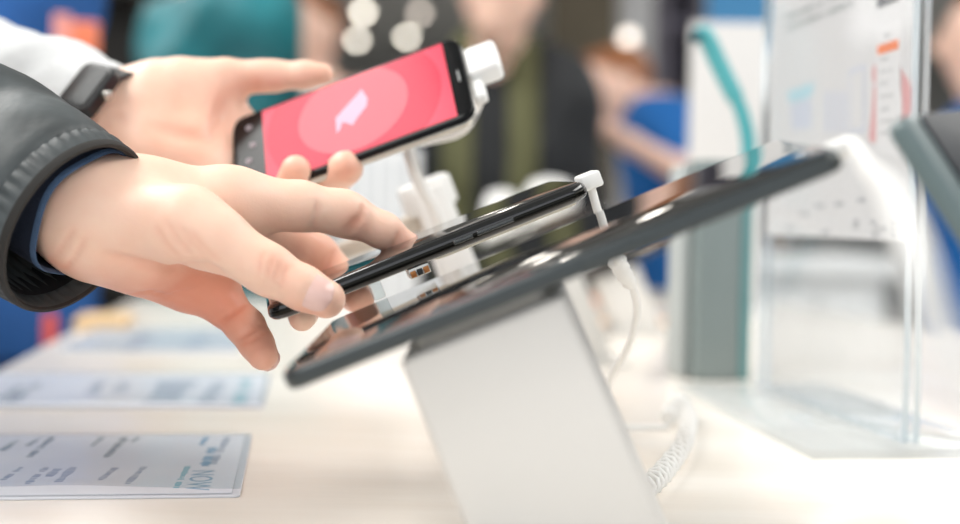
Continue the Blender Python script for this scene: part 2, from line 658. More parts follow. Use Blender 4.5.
sens = thing('security_sensor', 'cream security plate with gold contacts stuck under the held black phone', 'security tag', MH @ Vector((0, 0, -0.006)))
obj('plate', xf(slab(L2 * 0.46, W2 - 0.012, 0.0016, 0.006, 0.0005), MH @ Matrix.Translation((L2 * 0.235, 0.003, -T2 / 2 - 0.0009))), m_cream, sens)
obj('connector', xf(bevel(box(-0.0052, 0.0052, 0, 0.012, -0.0050, 0), 0.0005), MH @ Matrix.Translation((loc(421, 272, MH0 @ Matrix.Rotation(math.pi / 2, 4, 'X')).x - L2 / 2, -W2 / 2 + 0.004, -T2 / 2 - 0.0001))), m_silver, sens)
cx = loc(421, 272, MH0 @ Matrix.Rotation(math.pi / 2, 4, 'X')).x - L2 / 2
for k in (-1, 0, 1):
    c_ = obj('contact', xf(bevel(box(-0.0013, 0.0013, -0.0004, 0.001, -0.0046, -0.0016), 0.0002), MH @ Matrix.Translation((cx + k * 0.0032, -W2 / 2 + 0.004, -T2 / 2))), m_gold if k else m_dark, sens)
obj('clear_peg', xf(bevel(box(-0.003, 0.003, 0, 0.006, -0.009, 0), 0.001), MH @ Matrix.Translation((cx - 0.021, -W2 / 2 + 0.012, -T2 / 2 - 0.0001))), clear_mat('clear_acrylic', (244, 248, 248), 0.6, 0.15), sens)

tet = thing('tether_cable', 'thin white tether cable plugged into the end of the held black phone', 'cable', T(606, 420))
ex = MH.to_3x3() @ Vector((1, 0, 0))
e0 = MH @ Vector((L2 / 2, -0.016, 0.0012))
obj('plug', xf(bevel(box(0.0, 0.0105, -0.0065, 0.0065, -0.0036, 0.0042), 0.0012), frame(e0, ex, MH.to_3x3() @ Vector((0, 1, 0)), None)), m_cable, tet)
q0 = e0 + ex * 0.0058
bt = catmull([q0 + Vector((0, 0, -0.001)), P(596, 205, q0.y), P(601, 222, q0.y + 0.002)], 4)
obj('boot', tube(bt, 0.0021, 12), m_cable, tet)
obj('cord', tube(catmull([P(600, 218, q0.y + 0.002), P(611, 248, .65), P(621, 268, .665), P(633, 288, .68), P(637, 312, .70), P(629, 345, .73),
                          P(612, 375, .77), P(602, 405, .80), P(606, 428, .82), T(630, 431) + Vector((0, 0, .0016)), T(668, 430) + Vector((0, 0, .0016))], 8), 0.0021, 10), m_cable, tet)
obj('strain_relief', tube(catmull([P(616, 259, .662), P(623, 272, .668), P(630, 284, .678)], 4), [0.0044 + 0.0009 * abs(math.sin(i * 1.6)) - 0.00018 * i for i in range(9)], 12), m_cable, tet)

coil = []
ax_ = catmull([T(668, 428) + Vector((0, 0, .006)), T(680, 420) + Vector((0, 0, .012)), T(688, 432) + Vector((0, 0, .008)), T(683, 455) + Vector((0, 0, .0065)), T(668, 478) + Vector((0, 0, .0065)), T(650, 498) + Vector((0, 0, .0065)), T(620, 520) + Vector((0, 0, .0065))], 40)
for i, p in enumerate(ax_):
    t_ = (ax_[min(i + 1, len(ax_) - 1)] - ax_[max(i - 1, 0)]).normalized()
    s_ = t_.cross(Vector((0, 0, 1))).normalized()
    a = i * 0.95
    coil.append(p + s_ * (math.cos(a) * 0.0048) + s_.cross(t_) * (math.sin(a) * 0.0048))
tag(obj('coiled_cord', tube(coil, 0.0013, 8), m_cable), 'white coiled cord lying on the table beside the wide white stand', 'cable')

# --- phone with red screen -----------------------------------------------------
RTL, RTR, RBL = P(230, 120, .790), P(457, 34, .772), P(246, 194, .742)
MR0 = frame(RTL, RTR - RTL, RBL - RTL, None)          # x along the phone, y towards the lower edge, z away from the screen
L3 = (RTR - RTL).length
W3 = abs(loc(478, 113, MR0).y) * 0.5 + abs(loc(313, 174, MR0).y) * 0.5
MR = frame(MR0 @ Vector((L3 / 2, W3 / 2, 0)), MR0.to_3x3() @ Vector((1, 0, 0)), MR0.to_3x3() @ Vector((0, -1, 0)), None)
rp = thing('phone', 'black phone with a bright red screen held up by the further hand', 'phone', MR @ Vector((0, 0, -0.004)))
obj('body', xf(slab(L3, W3, 0.0080, 0.009, 0.0028, 8, 5), MR @ Matrix.Translation((0, 0, -0.004))), mat('black_soft_gloss', (12, 13, 15), .15, spec=.2), rp)
obj('side_band', xf(slab(L3 + 0.0006, W3 + 0.0006, 0.0042, 0.0092, 0.0008, 8, 3), MR @ Matrix.Translation((0, 0, -0.0052))), m_silver, rp)
sx0, sx1 = loc(262, 108, MR).x, loc(441, 42, MR).x
sy = W3 / 2 - 0.0035
scr = obj('screen', xf(prism([(sx0, -sy), (sx1, -sy), (sx1, sy), (sx0, sy)], 0.0, 0.0003), MR), mat('screen_red', (178, 34, 60), 0.15, spec=.12, emis=0.36), rp, smooth=False)


def disc(c, r, n=64, clip=True):
    out = []
    for i in range(n):
        a = 2 * math.pi * i / n
        x, y = c[0] + r * math.cos(a), c[1] + r * math.sin(a)
        out.append((min(max(x, sx0), sx1), min(max(y, -sy), sy)))
    return out


cc = loc(353, 110, MR)
obj('corner_tint', xf(prism([(sx0, -sy), (sx1, -sy), (sx1, sy), (sx0, sy)], 0.0, 0.00035), MR), mat('screen_coral', (204, 64, 84), 0.15, spec=.12, emis=0.36), scr, smooth=False)
obj('outer_ring', xf(prism(disc(cc, 0.0535), 0.0, 0.00045), MR), mat('screen_crimson', (182, 42, 66), 0.15, spec=.12, emis=0.36), scr, smooth=False)
obj('inner_disc', xf(prism(disc(cc, 0.0335), 0.0, 0.00055), MR), mat('screen_pink', (214, 86, 98), 0.15, spec=.12, emis=0.36), scr, smooth=False)
ic = [(337, 134), (336, 119), (344, 110), (355, 98), (362, 90), (368, 99), (367, 107), (359, 117), (353, 126), (348, 124), (343, 123), (340, 131)]
obj('lilac_mark', xf(prism([tuple(loc(x, y, MR)[:2]) for x, y in ic], 0.0, 0.0007), MR), mat('screen_lilac', (190, 152, 172), 0.15, spec=.12, emis=0.36), scr, smooth=False)
for kx, ky in ((249, 128), (253, 145), (249, 161)):
    c_ = loc(kx, ky, MR)
    obj('key_light', xf(prism([(c_.x + 0.0022 * math.cos(a * 0.785), c_.y + 0.0022 * math.sin(a * 0.785)) for a in range(8)], 0.0, 0.0004), MR), mat('key_light_grey', (120, 104, 112), 0.4), rp, smooth=False)
c_ = loc(459, 76, MR)
obj('earpiece', xf(slab(0.0016, 0.010, 0.0005, 0.0007, 0.0002), MR @ Matrix.Translation((c_.x, c_.y, 0.0001))), m_btn, rp)

rc_ = thing('charging_cable', 'white plug and cable on the end of the red-screen phone', 'cable', T(452, 290))
ex = MR.to_3x3() @ Vector((1, 0, 0))
ey = MR.to_3x3() @ Vector((0, 1, 0))
e0 = MR @ Vector((L3 / 2, 0.010, -0.006))
obj('plug', xf(bevel(box(0, 0.019, -0.010, 0.014, -0.009, 0.004), 0.003, 3), frame(e0, ex, ey, None)), m_cable, rc_)
obj('boot', xf(bevel(box(0, 0.007, -0.026, -0.010, -0.007, 0.000), 0.002), frame(e0, ex, ey, None)), m_cable, rc_)
b0 = MR @ Vector((L3 / 2 - 0.036, -W3 / 2 - 0.002, -0.016))
obj('cord', tube(catmull([e0 + ex * 0.004 - ey * 0.024 + Vector((0, 0.008, 0)), P(462, 128, .80), P(430, 138, .81), P(409, 142, .80), P(413, 166, .80), P(422, 188, .81), P(432, 205, .82), P(446, 240, .84)], 8), 0.0040, 12), m_cable, rc_)

# --- the further slanted stands -----------------------------------------------
SL = frame((0, 0, 0), Vector((0.92, 0.13, 0.38)), Vector((-0.14, 0.99, 0.03)), None)


def at(M, p):
    return Matrix.Translation(p) @ M


def dummy(px, py, Y, L, Wd, label, slabel, pw=0.045, pl=True, mm=None, g=None, name='phone'):
    M = at(SL, P(px, py, Y))
    t = thing(name, label, 'phone', M @ Vector((0, 0, -0.004)), g)
    obj('body', xf(slab(L, Wd, 0.008, 0.009, 0.002), M), mm or m_black, t)
    obj('screen', xf(slab(L - 0.006, Wd - 0.006, 0.0006, 0.007, 0.0002), M @ Matrix.Translation((0, 0, 0.004))), m_glass, t)
    post('display_stand', M, 0.0, -Wd / 2 + 0.012, Wd / 2 - 0.018, pw, -0.010, slabel, 'display stand', m_stand)


Mb = at(SL, P(425, 186, .86))
ps = post('display_stand', Mb, 0.0, -0.016, 0.016, 0.024, 0.0, 'narrow white slanted stand below the red-screen phone', 'display stand', m_cable, plate=False)
obj('head', xf(bevel(box(-0.018, 0.016, -0.014, 0.014, -0.016, 0.004), 0.003), Mb), m_cable, ps)
obj('arm', xf(bevel(box(-0.075, 0.0, -0.009, 0.009, -0.026, -0.014), 0.003), Mb), mat('beige_plastic', (206, 196, 182), 0.5), ps)

dummy(528, 236, 1.22, .15, .075, 'dark phone on the white stand just behind the held phone', 'white slanted stand with a dark phone, behind the held phone', 0.06)
dummy(610, 262, 1.55, .15, .075, 'dark phone on the furthest white stand by the far table end', 'furthest white slanted stand by the far table end', 0.05)

# rounded white goods on the far end of the table
for px, py, r, h, lab in ((500, 190, .030, .14, 'white upright canister at the far table end, beneath the dark coat'),
                          (548, 178, .042, .155, 'wider white domed speaker at the far table end beside the canister')):
    b = T(px, 306)
    Yb = b.y
    top = P(px, py, Yb).z - TAB_Z
    t = thing('speaker', lab, 'speaker', (b.x, b.y, TAB_Z))
    M = Matrix.Translation((b.x, b.y, TAB_Z))
    obj('body', lathe([(r * .9, 0), (r, .006), (r, top * .72), (r * .93, top * .88), (r * .7, top * .97), (r * .2, top)], 28, M), m_white, t)
    obj('grille', lathe([(r * 1.01, .012), (r * 1.015, .016), (r * 1.015, top * .3), (r * 1.01, top * .32)], 28, M), mat('grille_grey', (176, 176, 178), 0.7), t)

# striped pale box behind the red phone's fingers
b = T(378, 308)
bx = thing('product_box', 'pale grey striped box standing behind the fingers of the further hand', 'box', (b.x, b.y, TAB_Z))
bw, bh = 78 / FPX * b.y, P(378, 148, b.y).z - TAB_Z
obj('carton', xf(bevel(box(-bw / 2, bw / 2, -0.02, 0.06, 0, bh), 0.002), Matrix.Translation((b.x, b.y, TAB_Z))), mat('carton_pale', (214, 217, 220), 0.5), bx)
for k in range(5):
    obj('printed_stripe', xf(box(-bw * .42 + k * bw * .19, -bw * .42 + k * bw * .19 + bw * .07, -0.0206, -0.019, bh * .05, bh * .93), Matrix.Translation((b.x, b.y, TAB_Z))), mat('stripe_grey', (182, 187, 192), 0.5), bx, smooth=False)

# grey-green post with turquoise edges and the curved turquoise pen holder
g0 = T(722, 381)
gm = frame((g0.x, g0.y, TAB_Z), TU, TV, None)
k = g0.y / FPX
gh = P(722, 160, g0.y).z - TAB_Z
gp = thing('device_post', 'grey-green upright post with turquoise edges on the table left of the clear sign', 'display stand', (g0.x, g0.y, TAB_Z))
obj('post', xf(bevel(box(-27 * k, 17 * k, 0, 0.05, 0, gh), 0.002), gm), mat('post_grey_green', (122, 134, 134), 0.4), gp)
obj('edge_strip', xf(bevel(box(17 * k, 30 * k, 0.002, 0.05, 0, gh), 0.002), gm), mat('teal_grey', (96, 140, 142), 0.35), gp)
obj('rear_panel', xf(bevel(box(-38 * k, -27 * k, 0.02, 0.06, 0, gh * 0.98), 0.002), gm), mat('post_mist', (176, 182, 182), 0.45), gp)
m_teal = mat('turquoise_plastic', (84, 172, 178), 0.25)
tq = thing('pen_holder', 'turquoise curved hook rising from the grey-green post', 'holder', P(748, 160, g0.y + 0.02))
obj('hook', tube(catmull([P(748, 170, g0.y + .03), P(748, 140, g0.y + .03), P(741, 110, g0.y + .03), P(729, 85, g0.y + .03), P(717, 60, g0.y + .03), P(707, 38, g0.y + .03), P(701, 33, g0.y + .03), P(697, 40, g0.y + .03)], 8), [0.0062] * 20 + [0.0078] * 25 + [0.006] * 12, 14), m_teal, tq)
obj('tip', tube([P(699, 33, g0.y + .024), P(695, 42, g0.y + .024)], [0.0055, 0.004], 12), mat('tip_dark_teal', (24, 88, 100), 0.4), tq)

# white display panel behind it
b = T(722, 318)
kk = b.y / FPX
wp = thing('sign_board', 'plain white upright panel behind the turquoise hook', 'sign', (b.x, b.y, TAB_Z))
ph = P(722, 22, b.y).z - TAB_Z
obj('board', xf(bevel(box(-36 * kk, 40 * kk, 0, 0.02, 0.012, ph), 0.003), frame((b.x, b.y, TAB_Z), (1, 0, 0), (0, 1, 0), None)), mat('panel_white', (214, 213, 212), 0.5), wp)
obj('foot', xf(slab(90 * kk, 0.09, 0.012, 0.01, 0.002), Matrix.Translation((b.x, b.y + 0.01, TAB_Z + 0.006))), m_white, wp)

# ------------------------------------------------------------------ clear sign holder and its poster
B0, B1 = T(762, 392), T(910, 453)
SX = (B1 - B0)
SLEN = SX.length
MS = frame(B0, SX, (0, 0, 1), None)                   # x along the sign towards the lens, y up, z to the side the camera sees
m_clear = clear_mat('clear_sheet', (252, 253, 254), 0.5, 0.03)
m_edge = mat('clear_edge', (214, 226, 232), 0.12, spec=0.7, trans=0.55, ior=1.45)
m_base = clear_mat('clear_base', (250, 251, 251), 0.5, 0.25)
SH = 0.40
sg = thing('sign_holder', 'clear acrylic stand-up sign holder with two sheets on a flat base', 'sign holder', (B0 + B1) / 2)


def sheet(z0, z1):
    v, f = box(0, SLEN, 0.006, SH, z0, z1)
    return xf((v, f), MS), f


for z0, z1 in ((0.0012, 0.0056), (-0.0056, -0.0012)):
    vf, f = sheet(z0, z1)
    o = obj('clear_panel', vf, m_clear, sg, smooth=False, mats=[m_edge], fmat=[0, 0, 1, 1, 1, 1])
# box faces: bottom, top (z) -> the two broad faces; the other four are the narrow edges
c1 = loc(848, 478, MS @ Matrix.Rotation(-math.pi / 2, 4, 'X'))
d0 = abs(c1.y)
obj('base', xf(bevel(box(-0.012, SLEN + 0.02, 0, 0.006, -0.055, d0), 0.001), MS), m_base, sg)
pb = loc(860, 239, MS).y
pt = 0.395
m_poster = mat('poster_paper', (214, 211, 209), 0.6)
po = thing('poster', 'pale grey product poster slipped between the clear sheets of the sign holder', 'poster', MS @ Vector((SLEN / 2, pb, 0)))
obj('paper', xf(box(0.004, SLEN - 0.006, pb, pt, -0.0008, 0.0004), MS), m_poster, po, smooth=False)
m_pg = mat('print_grey', (188, 190, 190), 0.6)
m_pd = mat('print_dark', (34, 38, 44), 0.5)
m_po = mat('print_orange', (240, 132, 76), 0.5)
m_ps = mat('print_skin', (214, 158, 156), 0.6)
m_pt = mat('print_aqua', (176, 208, 216), 0.6)
m_pl = mat('print_lilac', (200, 202, 212), 0.6)
m_pw = mat('print_white', (222, 219, 217), 0.6)


def pq(pts, m, name, par, M=MS, z0=0.0003, z1=0.0006):
    return obj(name, xf(prism([tuple(loc(x, y, M)[:2]) for x, y in pts], z0, z1), M), m, par, smooth=False)


def dashes(a, b, wdt, n, M, z0=0.0003, z1=0.0006, seed=1, pxw=None):
    """a printed line of tiny illegible characters from a to b (local coordinates)"""
    R = random.Random(seed)
    a, b = Vector((a[0], a[1])), Vector((b[0], b[1]))
    d = (b - a)
    L = d.length
    d.normalize()
    nrm = Vector((-d.y, d.x))
    parts, s = [], 0.0
    step = L / n
    for i in range(n):
        if n > 6 and R.random() < 0.12:
            continue
        w = step * R.uniform(0.45, 0.8)
        h = wdt * R.uniform(0.6, 1.0)
        p = a + d * (i * step)
        q = [p - nrm * h / 2, p + d * w - nrm * h / 2, p + d * w + nrm * h / 2, p + nrm * h / 2]
        parts.append(prism([tuple(x) for x in q], z0, z1))
    return xf(merge(*parts), M)


txt = []
for a, b, w, n in (((787, 29), (856, 2), .0042, 26), ((786, 18), (836, -2), .0042, 20)):
    txt.append(dashes(loc(*a, MS), loc(*b, MS), w, n, MS, seed=int(a[0])))
obj('printed_headline', merge(*txt), mat('print_headline', (150, 154, 152), 0.6), po, smooth=False)
pq([(878, 9), (900, 0), (900, -26), (878, -18)], m_pd, 'dark_emblem', po)
pq([(882, -3), (885, -4), (888, 0), (893, -6), (896, -7), (896, -10), (882, -6)], m_pw, 'emblem_mark', po, z0=.0004, z1=.0008)
pq([(877, 28), (902, 19), (903, 158), (877, 152)], m_pw, 'phone_picture', po)
pq([(878.5, 46), (899.5, 39), (899.5, 49), (878.5, 55)], m_po, 'orange_banner', po, z0=.0004, z1=.0008)
txt = [dashes(loc(885, 36, MS), loc(892, 34, MS), .0024, 4, MS, .0004, .0008, 3)]
for i, y in enumerate((60, 72, 84, 97, 110, 122, 134)):
    txt.append(dashes(loc(881, y, MS), loc(894 if i % 2 else 890, y - 2, MS), .0016, 8, MS, .0004, .0008, 10 + i))
obj('printed_menu', merge(*txt), mat('print_menu', (172, 172, 172), 0.6), po, smooth=False)
pq([(874, 66), (877, 65), (877, 84), (874, 82), (872.5, 74)], m_ps, 'finger_picture', po)
pq([(874.5, 86), (877, 85), (877, 142), (872, 143), (869.5, 138), (872, 118)], m_ps, 'finger_picture', po)
pq([(901, 65), (904, 72), (909, 80), (911.5, 88), (911.5, 118), (903, 150), (903, 100), (900.5, 84)], m_ps, 'thumb_picture', po)
pq([(788, 92), (815, 82), (813, 94), (806, 99), (790, 103)], m_pt, 'cup_picture', po)
pq([(791, 105), (812, 98), (812, 128), (793, 130)], m_pl, 'cup_picture', po)
for x in (826, 834, 842):
    pq([(x, 92), (x + 4, 91), (x + 4, 132), (x, 133)], m_pl, 'column_picture', po)
pq([(850, 70), (866, 64), (866, 132), (850, 134)], m_pl, 'device_picture', po)
pq([(852, 74), (864, 69), (864, 128), (852, 130)], m_poster, 'device_screen', po, z0=.0004, z1=.0008)
txt = []
for i, (x, y, x1) in enumerate(((872, 222, 878), (872, 228, 889), (872, 234, 882), (893, 222, 901), (893, 228, 908), (893, 234.5, 899), (854, 222, 860), (854, 227, 859))):
    txt.append(dashes(loc(x, y, MS), loc(x1, y + .3, MS), .0026, max(4, int((x1 - x) * .8)), MS, seed=30 + i))
for i, (x, y) in enumerate(((786, 228), (800, 214), (816, 206), (836, 204), (858, 200), (786, 240), (822, 232))):
    txt.append(dashes(loc(x, y, MS), loc(x + 9, y, MS), .003, 5, MS, seed=50 + i))
obj('printed_small_text', merge(*txt), mat('print_small', (156, 156, 160), 0.6), po, smooth=False)

# ------------------------------------------------------------------ cards lying on the table
m_card = mat('card_paper', (240, 242, 247), 0.5, noise_=(14, 0), c2=(226, 230, 239))
m_sleeve = clear_mat('clear_sleeve', (250, 251, 253), 0.55, 0.12, 0.16)
m_ink = mat('ink_slate', (92, 112, 128), 0.6)
m_ink2 = mat('ink_pale', (150, 160, 182), 0.6)
m_blue = mat('ink_blue', (52, 136, 182), 0.6)
m_aq = mat('ink_aqua', (128, 184, 200), 0.6)


def card(fr, br, depth, width, label, cat='card', m=m_card, lift=0.0):
    """card with its near right corner at pixel fr and far right corner towards pixel br"""
    a, b = T(*fr), T(*br)
    y = (b - a).normalized()
    x = Vector((y.y, -y.x, 0))
    M = frame((a.x, a.y, TAB_Z), x, y, None)
    t = thing('information_card', label, cat, M @ Vector((-width / 2, depth / 2, 0)))
    obj('paper', xf(box(-width, -0.004, 0.003, depth - 0.003, 0.0016, 0.0019), M), m, t, smooth=False)
    # clear sleeve, its near edge swelling a little off the table
    V, F = [], []
    n = 24
    for j in range(9):
        for i in range(n + 1):
            u = i / n
            yy = depth * j / 8
            bulge = lift * max(0, 1 - j / 2.2) * (0.35 + 0.65 * math.sin(math.pi * min(1, u * 1.15)) ** 2) + 0.0008 * (j in (0, 8))
            V.append((-width * u, yy, 0.0022 + bulge + .0005 * noise.noise(Vector((u * 5, j * .5, fr[1] * .1)))))
    for j in range(8):
        for i in range(n):
            F.append((j * (n + 1) + i, j * (n + 1) + i + 1, (j + 1) * (n + 1) + i + 1, (j + 1) * (n + 1) + i))
    obj('sleeve', xf((V, F), M), m_sleeve, t)
    obj('sleeve_back', xf(slab(width, depth, 0.0012, 0.003, 0.0004), M @ Matrix.Translation((-width / 2, depth / 2, 0.0007))), mat('sleeve_edge', (226, 228, 236), 0.25), t)
    return M, t


D1 = (T(252, 437) - T(240, 498)).length
MC, c1 = card((240, 498), (252, 437), D1, 0.205, 'nearest clear-sleeved information card at the table edge with blue and slate lettering', lift=0.004)


def lines(specs, m, name, M, t, z=0.0019):
    for i, (a, b, w, n) in enumerate(specs):
        obj(name, dashes(loc(*a, M, z), loc(*b, M, z), w, n, M, z - 0.0001, z + 0.0001, 70 + i), m, t, smooth=False)


lines([((29, 457), (53, 437), .0046, 12), ((27, 446), (42, 437), .0036, 8), ((0, 452), (18, 440), .0046, 9), ((92, 446), (103, 437), .003, 7), ((106, 457), (126, 437), .0046, 12), ((132, 442), (139, 437), .003, 5)], m_ink, 'printed_heading', MC, c1)
lines([((3, 480), (22, 467), .004, 8), ((27, 484), (47, 467), .004, 10), ((47, 478), (60, 467), .005, 8), ((58, 482), (74, 467), .005, 9), ((100, 480), (118, 466), .004, 9), ((127, 484), (145, 466), .004, 9)], m_ink2, 'printed_text', MC, c1)
lines([((176, 488), (188, 466), .0036, 14)], m_aq, 'printed_note', MC, c1)
lines([((201, 445), (207, 437), .004, 5), ((205, 466), (213, 447), .0062, 11)], m_blue, 'printed_blue_text', MC, c1)
lines([((213, 464), (228, 437), .005, 12)], m_ink2, 'printed_side_text', MC, c1)
# the big outlined word reads from the far end towards the lens
wa = loc(217, 470, MC, .0019)
Mw = MC @ Matrix.Translation((wa.x - 0.012, wa.y, 0.0019)) @ Matrix.Rotation(-math.pi / 2, 4, 'Z') @ Matrix.Diagonal((1.15, 1.0, 1, 1))
obj('printed_word', text('NOW', 0.0165, Mw), mat('ink_word', (132, 168, 196), 0.6), c1, smooth=False)

D2 = (T(268, 376) - T(264, 409)).length
MC2, c2 = card((264, 409), (271, 377), D2, 0.215, 'middle information card in a clear sleeve, further up the table', lift=0.002)
lines([((10, 402), (40, 383), .010, 7), ((2, 399), (22, 385), .008, 6)], m_ink, 'printed_heading', MC2, c2)
lines([((90, 394), (102, 382), .012, 5), ((118, 392), (126, 382), .012, 5), ((160, 402), (180, 380), .03, 5), ((205, 402), (222, 380), .014, 5)], m_ink2, 'printed_text', MC2, c2)
lines([((238, 404), (247, 379), .012, 9)], m_aq, 'printed_blue_text', MC2, c2)

D3 = (T(246, 330) - T(238, 352)).length
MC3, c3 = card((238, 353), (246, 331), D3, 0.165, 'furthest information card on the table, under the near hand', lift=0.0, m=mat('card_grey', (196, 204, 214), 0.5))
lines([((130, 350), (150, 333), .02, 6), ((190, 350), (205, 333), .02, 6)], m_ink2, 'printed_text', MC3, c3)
b = T(104, 326)
nb = thing('notepad', 'small tan notepad lying far up the table below the dark sleeve', 'notepad', (b.x, b.y, TAB_Z))
obj('pad', xf(slab(.055, .10, .012, .004, .001), frame((b.x, b.y, TAB_Z + .006), TU, TV, None)), mat('tan_paper', (222, 190, 146), 0.7), nb)
# flyers near the far end of the table
for i, (px, py, w, d, col, lab) in enumerate(((612, 322, .20, .07, (216, 176, 140), 'tan leaflet lying behind the white tether cable'),
                                             (560, 300, .26, .16, (226, 150, 118), 'orange-edged leaflet at the far table end'),
                                             (640, 296, .16, .30, (150, 146, 138), 'grey leaflet beside the grey-green post'))):
    b = T(px, py)
    t = obj('leaflet', xf(slab(w, d, .0016, .003, .0005), frame((b.x, b.y, TAB_Z + .0009), TU, TV, None)), mat('leaflet_%d' % i, col, 0.6))
    tag(t, lab, 'leaflet')

# dark tablet at the right edge, nearer than the sign
TL_, BL_, TR_ = P(903, 112, .46), P(966, 250, .43), P(985, 104, .52)
MD0 = frame(TL_, TR_ - TL_, BL_ - TL_, None)
Ld, Wd_ = 0.115, (BL_ - TL_).length
MD = frame(MD0 @ Vector((Ld / 2, Wd_ / 2, 0)), MD0.to_3x3() @ Vector((1, 0, 0)), MD0.to_3x3() @ Vector((0, -1, 0)), None)
dt = thing('tablet', 'dark tablet with a grey-green rim standing at the right edge', 'tablet', MD @ Vector((0, -Wd_ / 2, 0)))
obj('case', xf(slab(Ld, Wd_, .009, .006, .003), MD @ Matrix.Translation((0, 0, -.005))), mat('rim_grey_green', (96, 112, 114), 0.35), dt)
obj('screen', xf(slab(Ld - .011, Wd_ - .003, .001, .004, .0004), MD @ Matrix.Translation((0.005, 0, .0))), mat('slate_screen', (34, 39, 46), 0.35, spec=.12), dt)
bb = MD @ Vector((0.035, -Wd_ / 2 + .02, -.010))
dsb = thing('display_stand', 'white slanted stand under the dark tablet at the right edge', 'display stand', (bb.x + .03, bb.y + .02, TAB_Z))
obj('post', bevel(([(bb.x - .024, bb.y, bb.z + .03), (bb.x + .03, bb.y, bb.z + .03), (bb.x + .03, bb.y + .012, bb.z + .03), (bb.x - .024, bb.y + .012, bb.z + .03),
                    (bb.x + .0, bb.y, TAB_Z), (bb.x + .07, bb.y, TAB_Z), (bb.x + .07, bb.y + .06, TAB_Z), (bb.x + .0, bb.y + .06, TAB_Z)],
                   [(0, 1, 2, 3), (7, 6, 5, 4), (0, 4, 5, 1), (1, 5, 6, 2), (2, 6, 7, 3), (3, 7, 4, 0)]), .003), m_stand, dsb)

# ------------------------------------------------------------------ people
def skin_mat(name, c, c2):
    m = mat(name, c, 0.42, spec=0.4, sss=0.12, bump=(900, 0.12, 0.0006))
    nt = m.node_tree
    b = nt.nodes['Principled BSDF']
    at_ = nt.nodes.new('ShaderNodeAttribute')
    at_.attribute_name = 'flush'
    n = nt.nodes.new('ShaderNodeTexNoise')
    n.inputs['Scale'].default_value = 60
    n.inputs['Detail'].default_value = 4
    tc = nt.nodes.new('ShaderNodeTexCoord')
    nt.links.new(tc.outputs['Object'], n.inputs['Vector'])
    ad = nt.nodes.new('ShaderNodeMath')
    ad.operation = 'MULTIPLY_ADD'
    nt.links.new(n.outputs['Fac'], ad.inputs[0])
    ad.inputs[1].default_value = 0.5
    ad.inputs[2].default_value = -0.18
    ad2 = nt.nodes.new('ShaderNodeMath')
    ad2.operation = 'ADD'
    ad2.use_clamp = True
    nt.links.new(ad.outputs[0], ad2.inputs[0])
    nt.links.new(at_.outputs['Fac'], ad2.inputs[1])
    mx = nt.nodes.new('ShaderNodeMix')
    mx.data_type = 'RGBA'
    mx.inputs['A'].default_value = lin(c)
    mx.inputs['B'].default_value = lin(c2)
    nt.links.new(ad2.outputs[0], mx.inputs['Factor'])
    nt.links.new(mx.outputs['Result'], b.inputs['Base Color'])
    return m


m_skin = skin_mat('skin_fair', (250, 213, 191), (230, 156, 130))
m_skin2 = skin_mat('skin_warm', (244, 206, 186), (226, 152, 128))
m_nail = mat('nail', (240, 200, 190), 0.22, spec=0.5, coat=0.3)
m_eye = mat('eye_dark', (40, 32, 28), 0.2)
m_lip = mat('lip', (190, 110, 100), 0.5)


def set_flush(o, spots, creases=(), base=0.0):
    """redder skin at fingertips, palm and in the creases"""
    n = len(o.data.vertices)
    co = np.empty(n * 3, dtype=np.float32)
    o.data.vertices.foreach_get('co', co)
    co = co.reshape(-1, 3)
    v = np.full(n, base, dtype=np.float32)
    for c, r, k_ in spots:
        v += k_ * np.exp(-((co - np.array(c, dtype=np.float32)) ** 2).sum(1) / (r * r))
    for a, b, w, dep in creases:
        v += .13 * min(1.0, .0012 / w) * np.exp(-(np.maximum(capd(co, a, b, 0, 0), 0) / (w * 1.1)) ** 2)
    at_ = o.data.attributes.new('flush', 'FLOAT', 'POINT')
    at_.data.foreach_set('value', v)


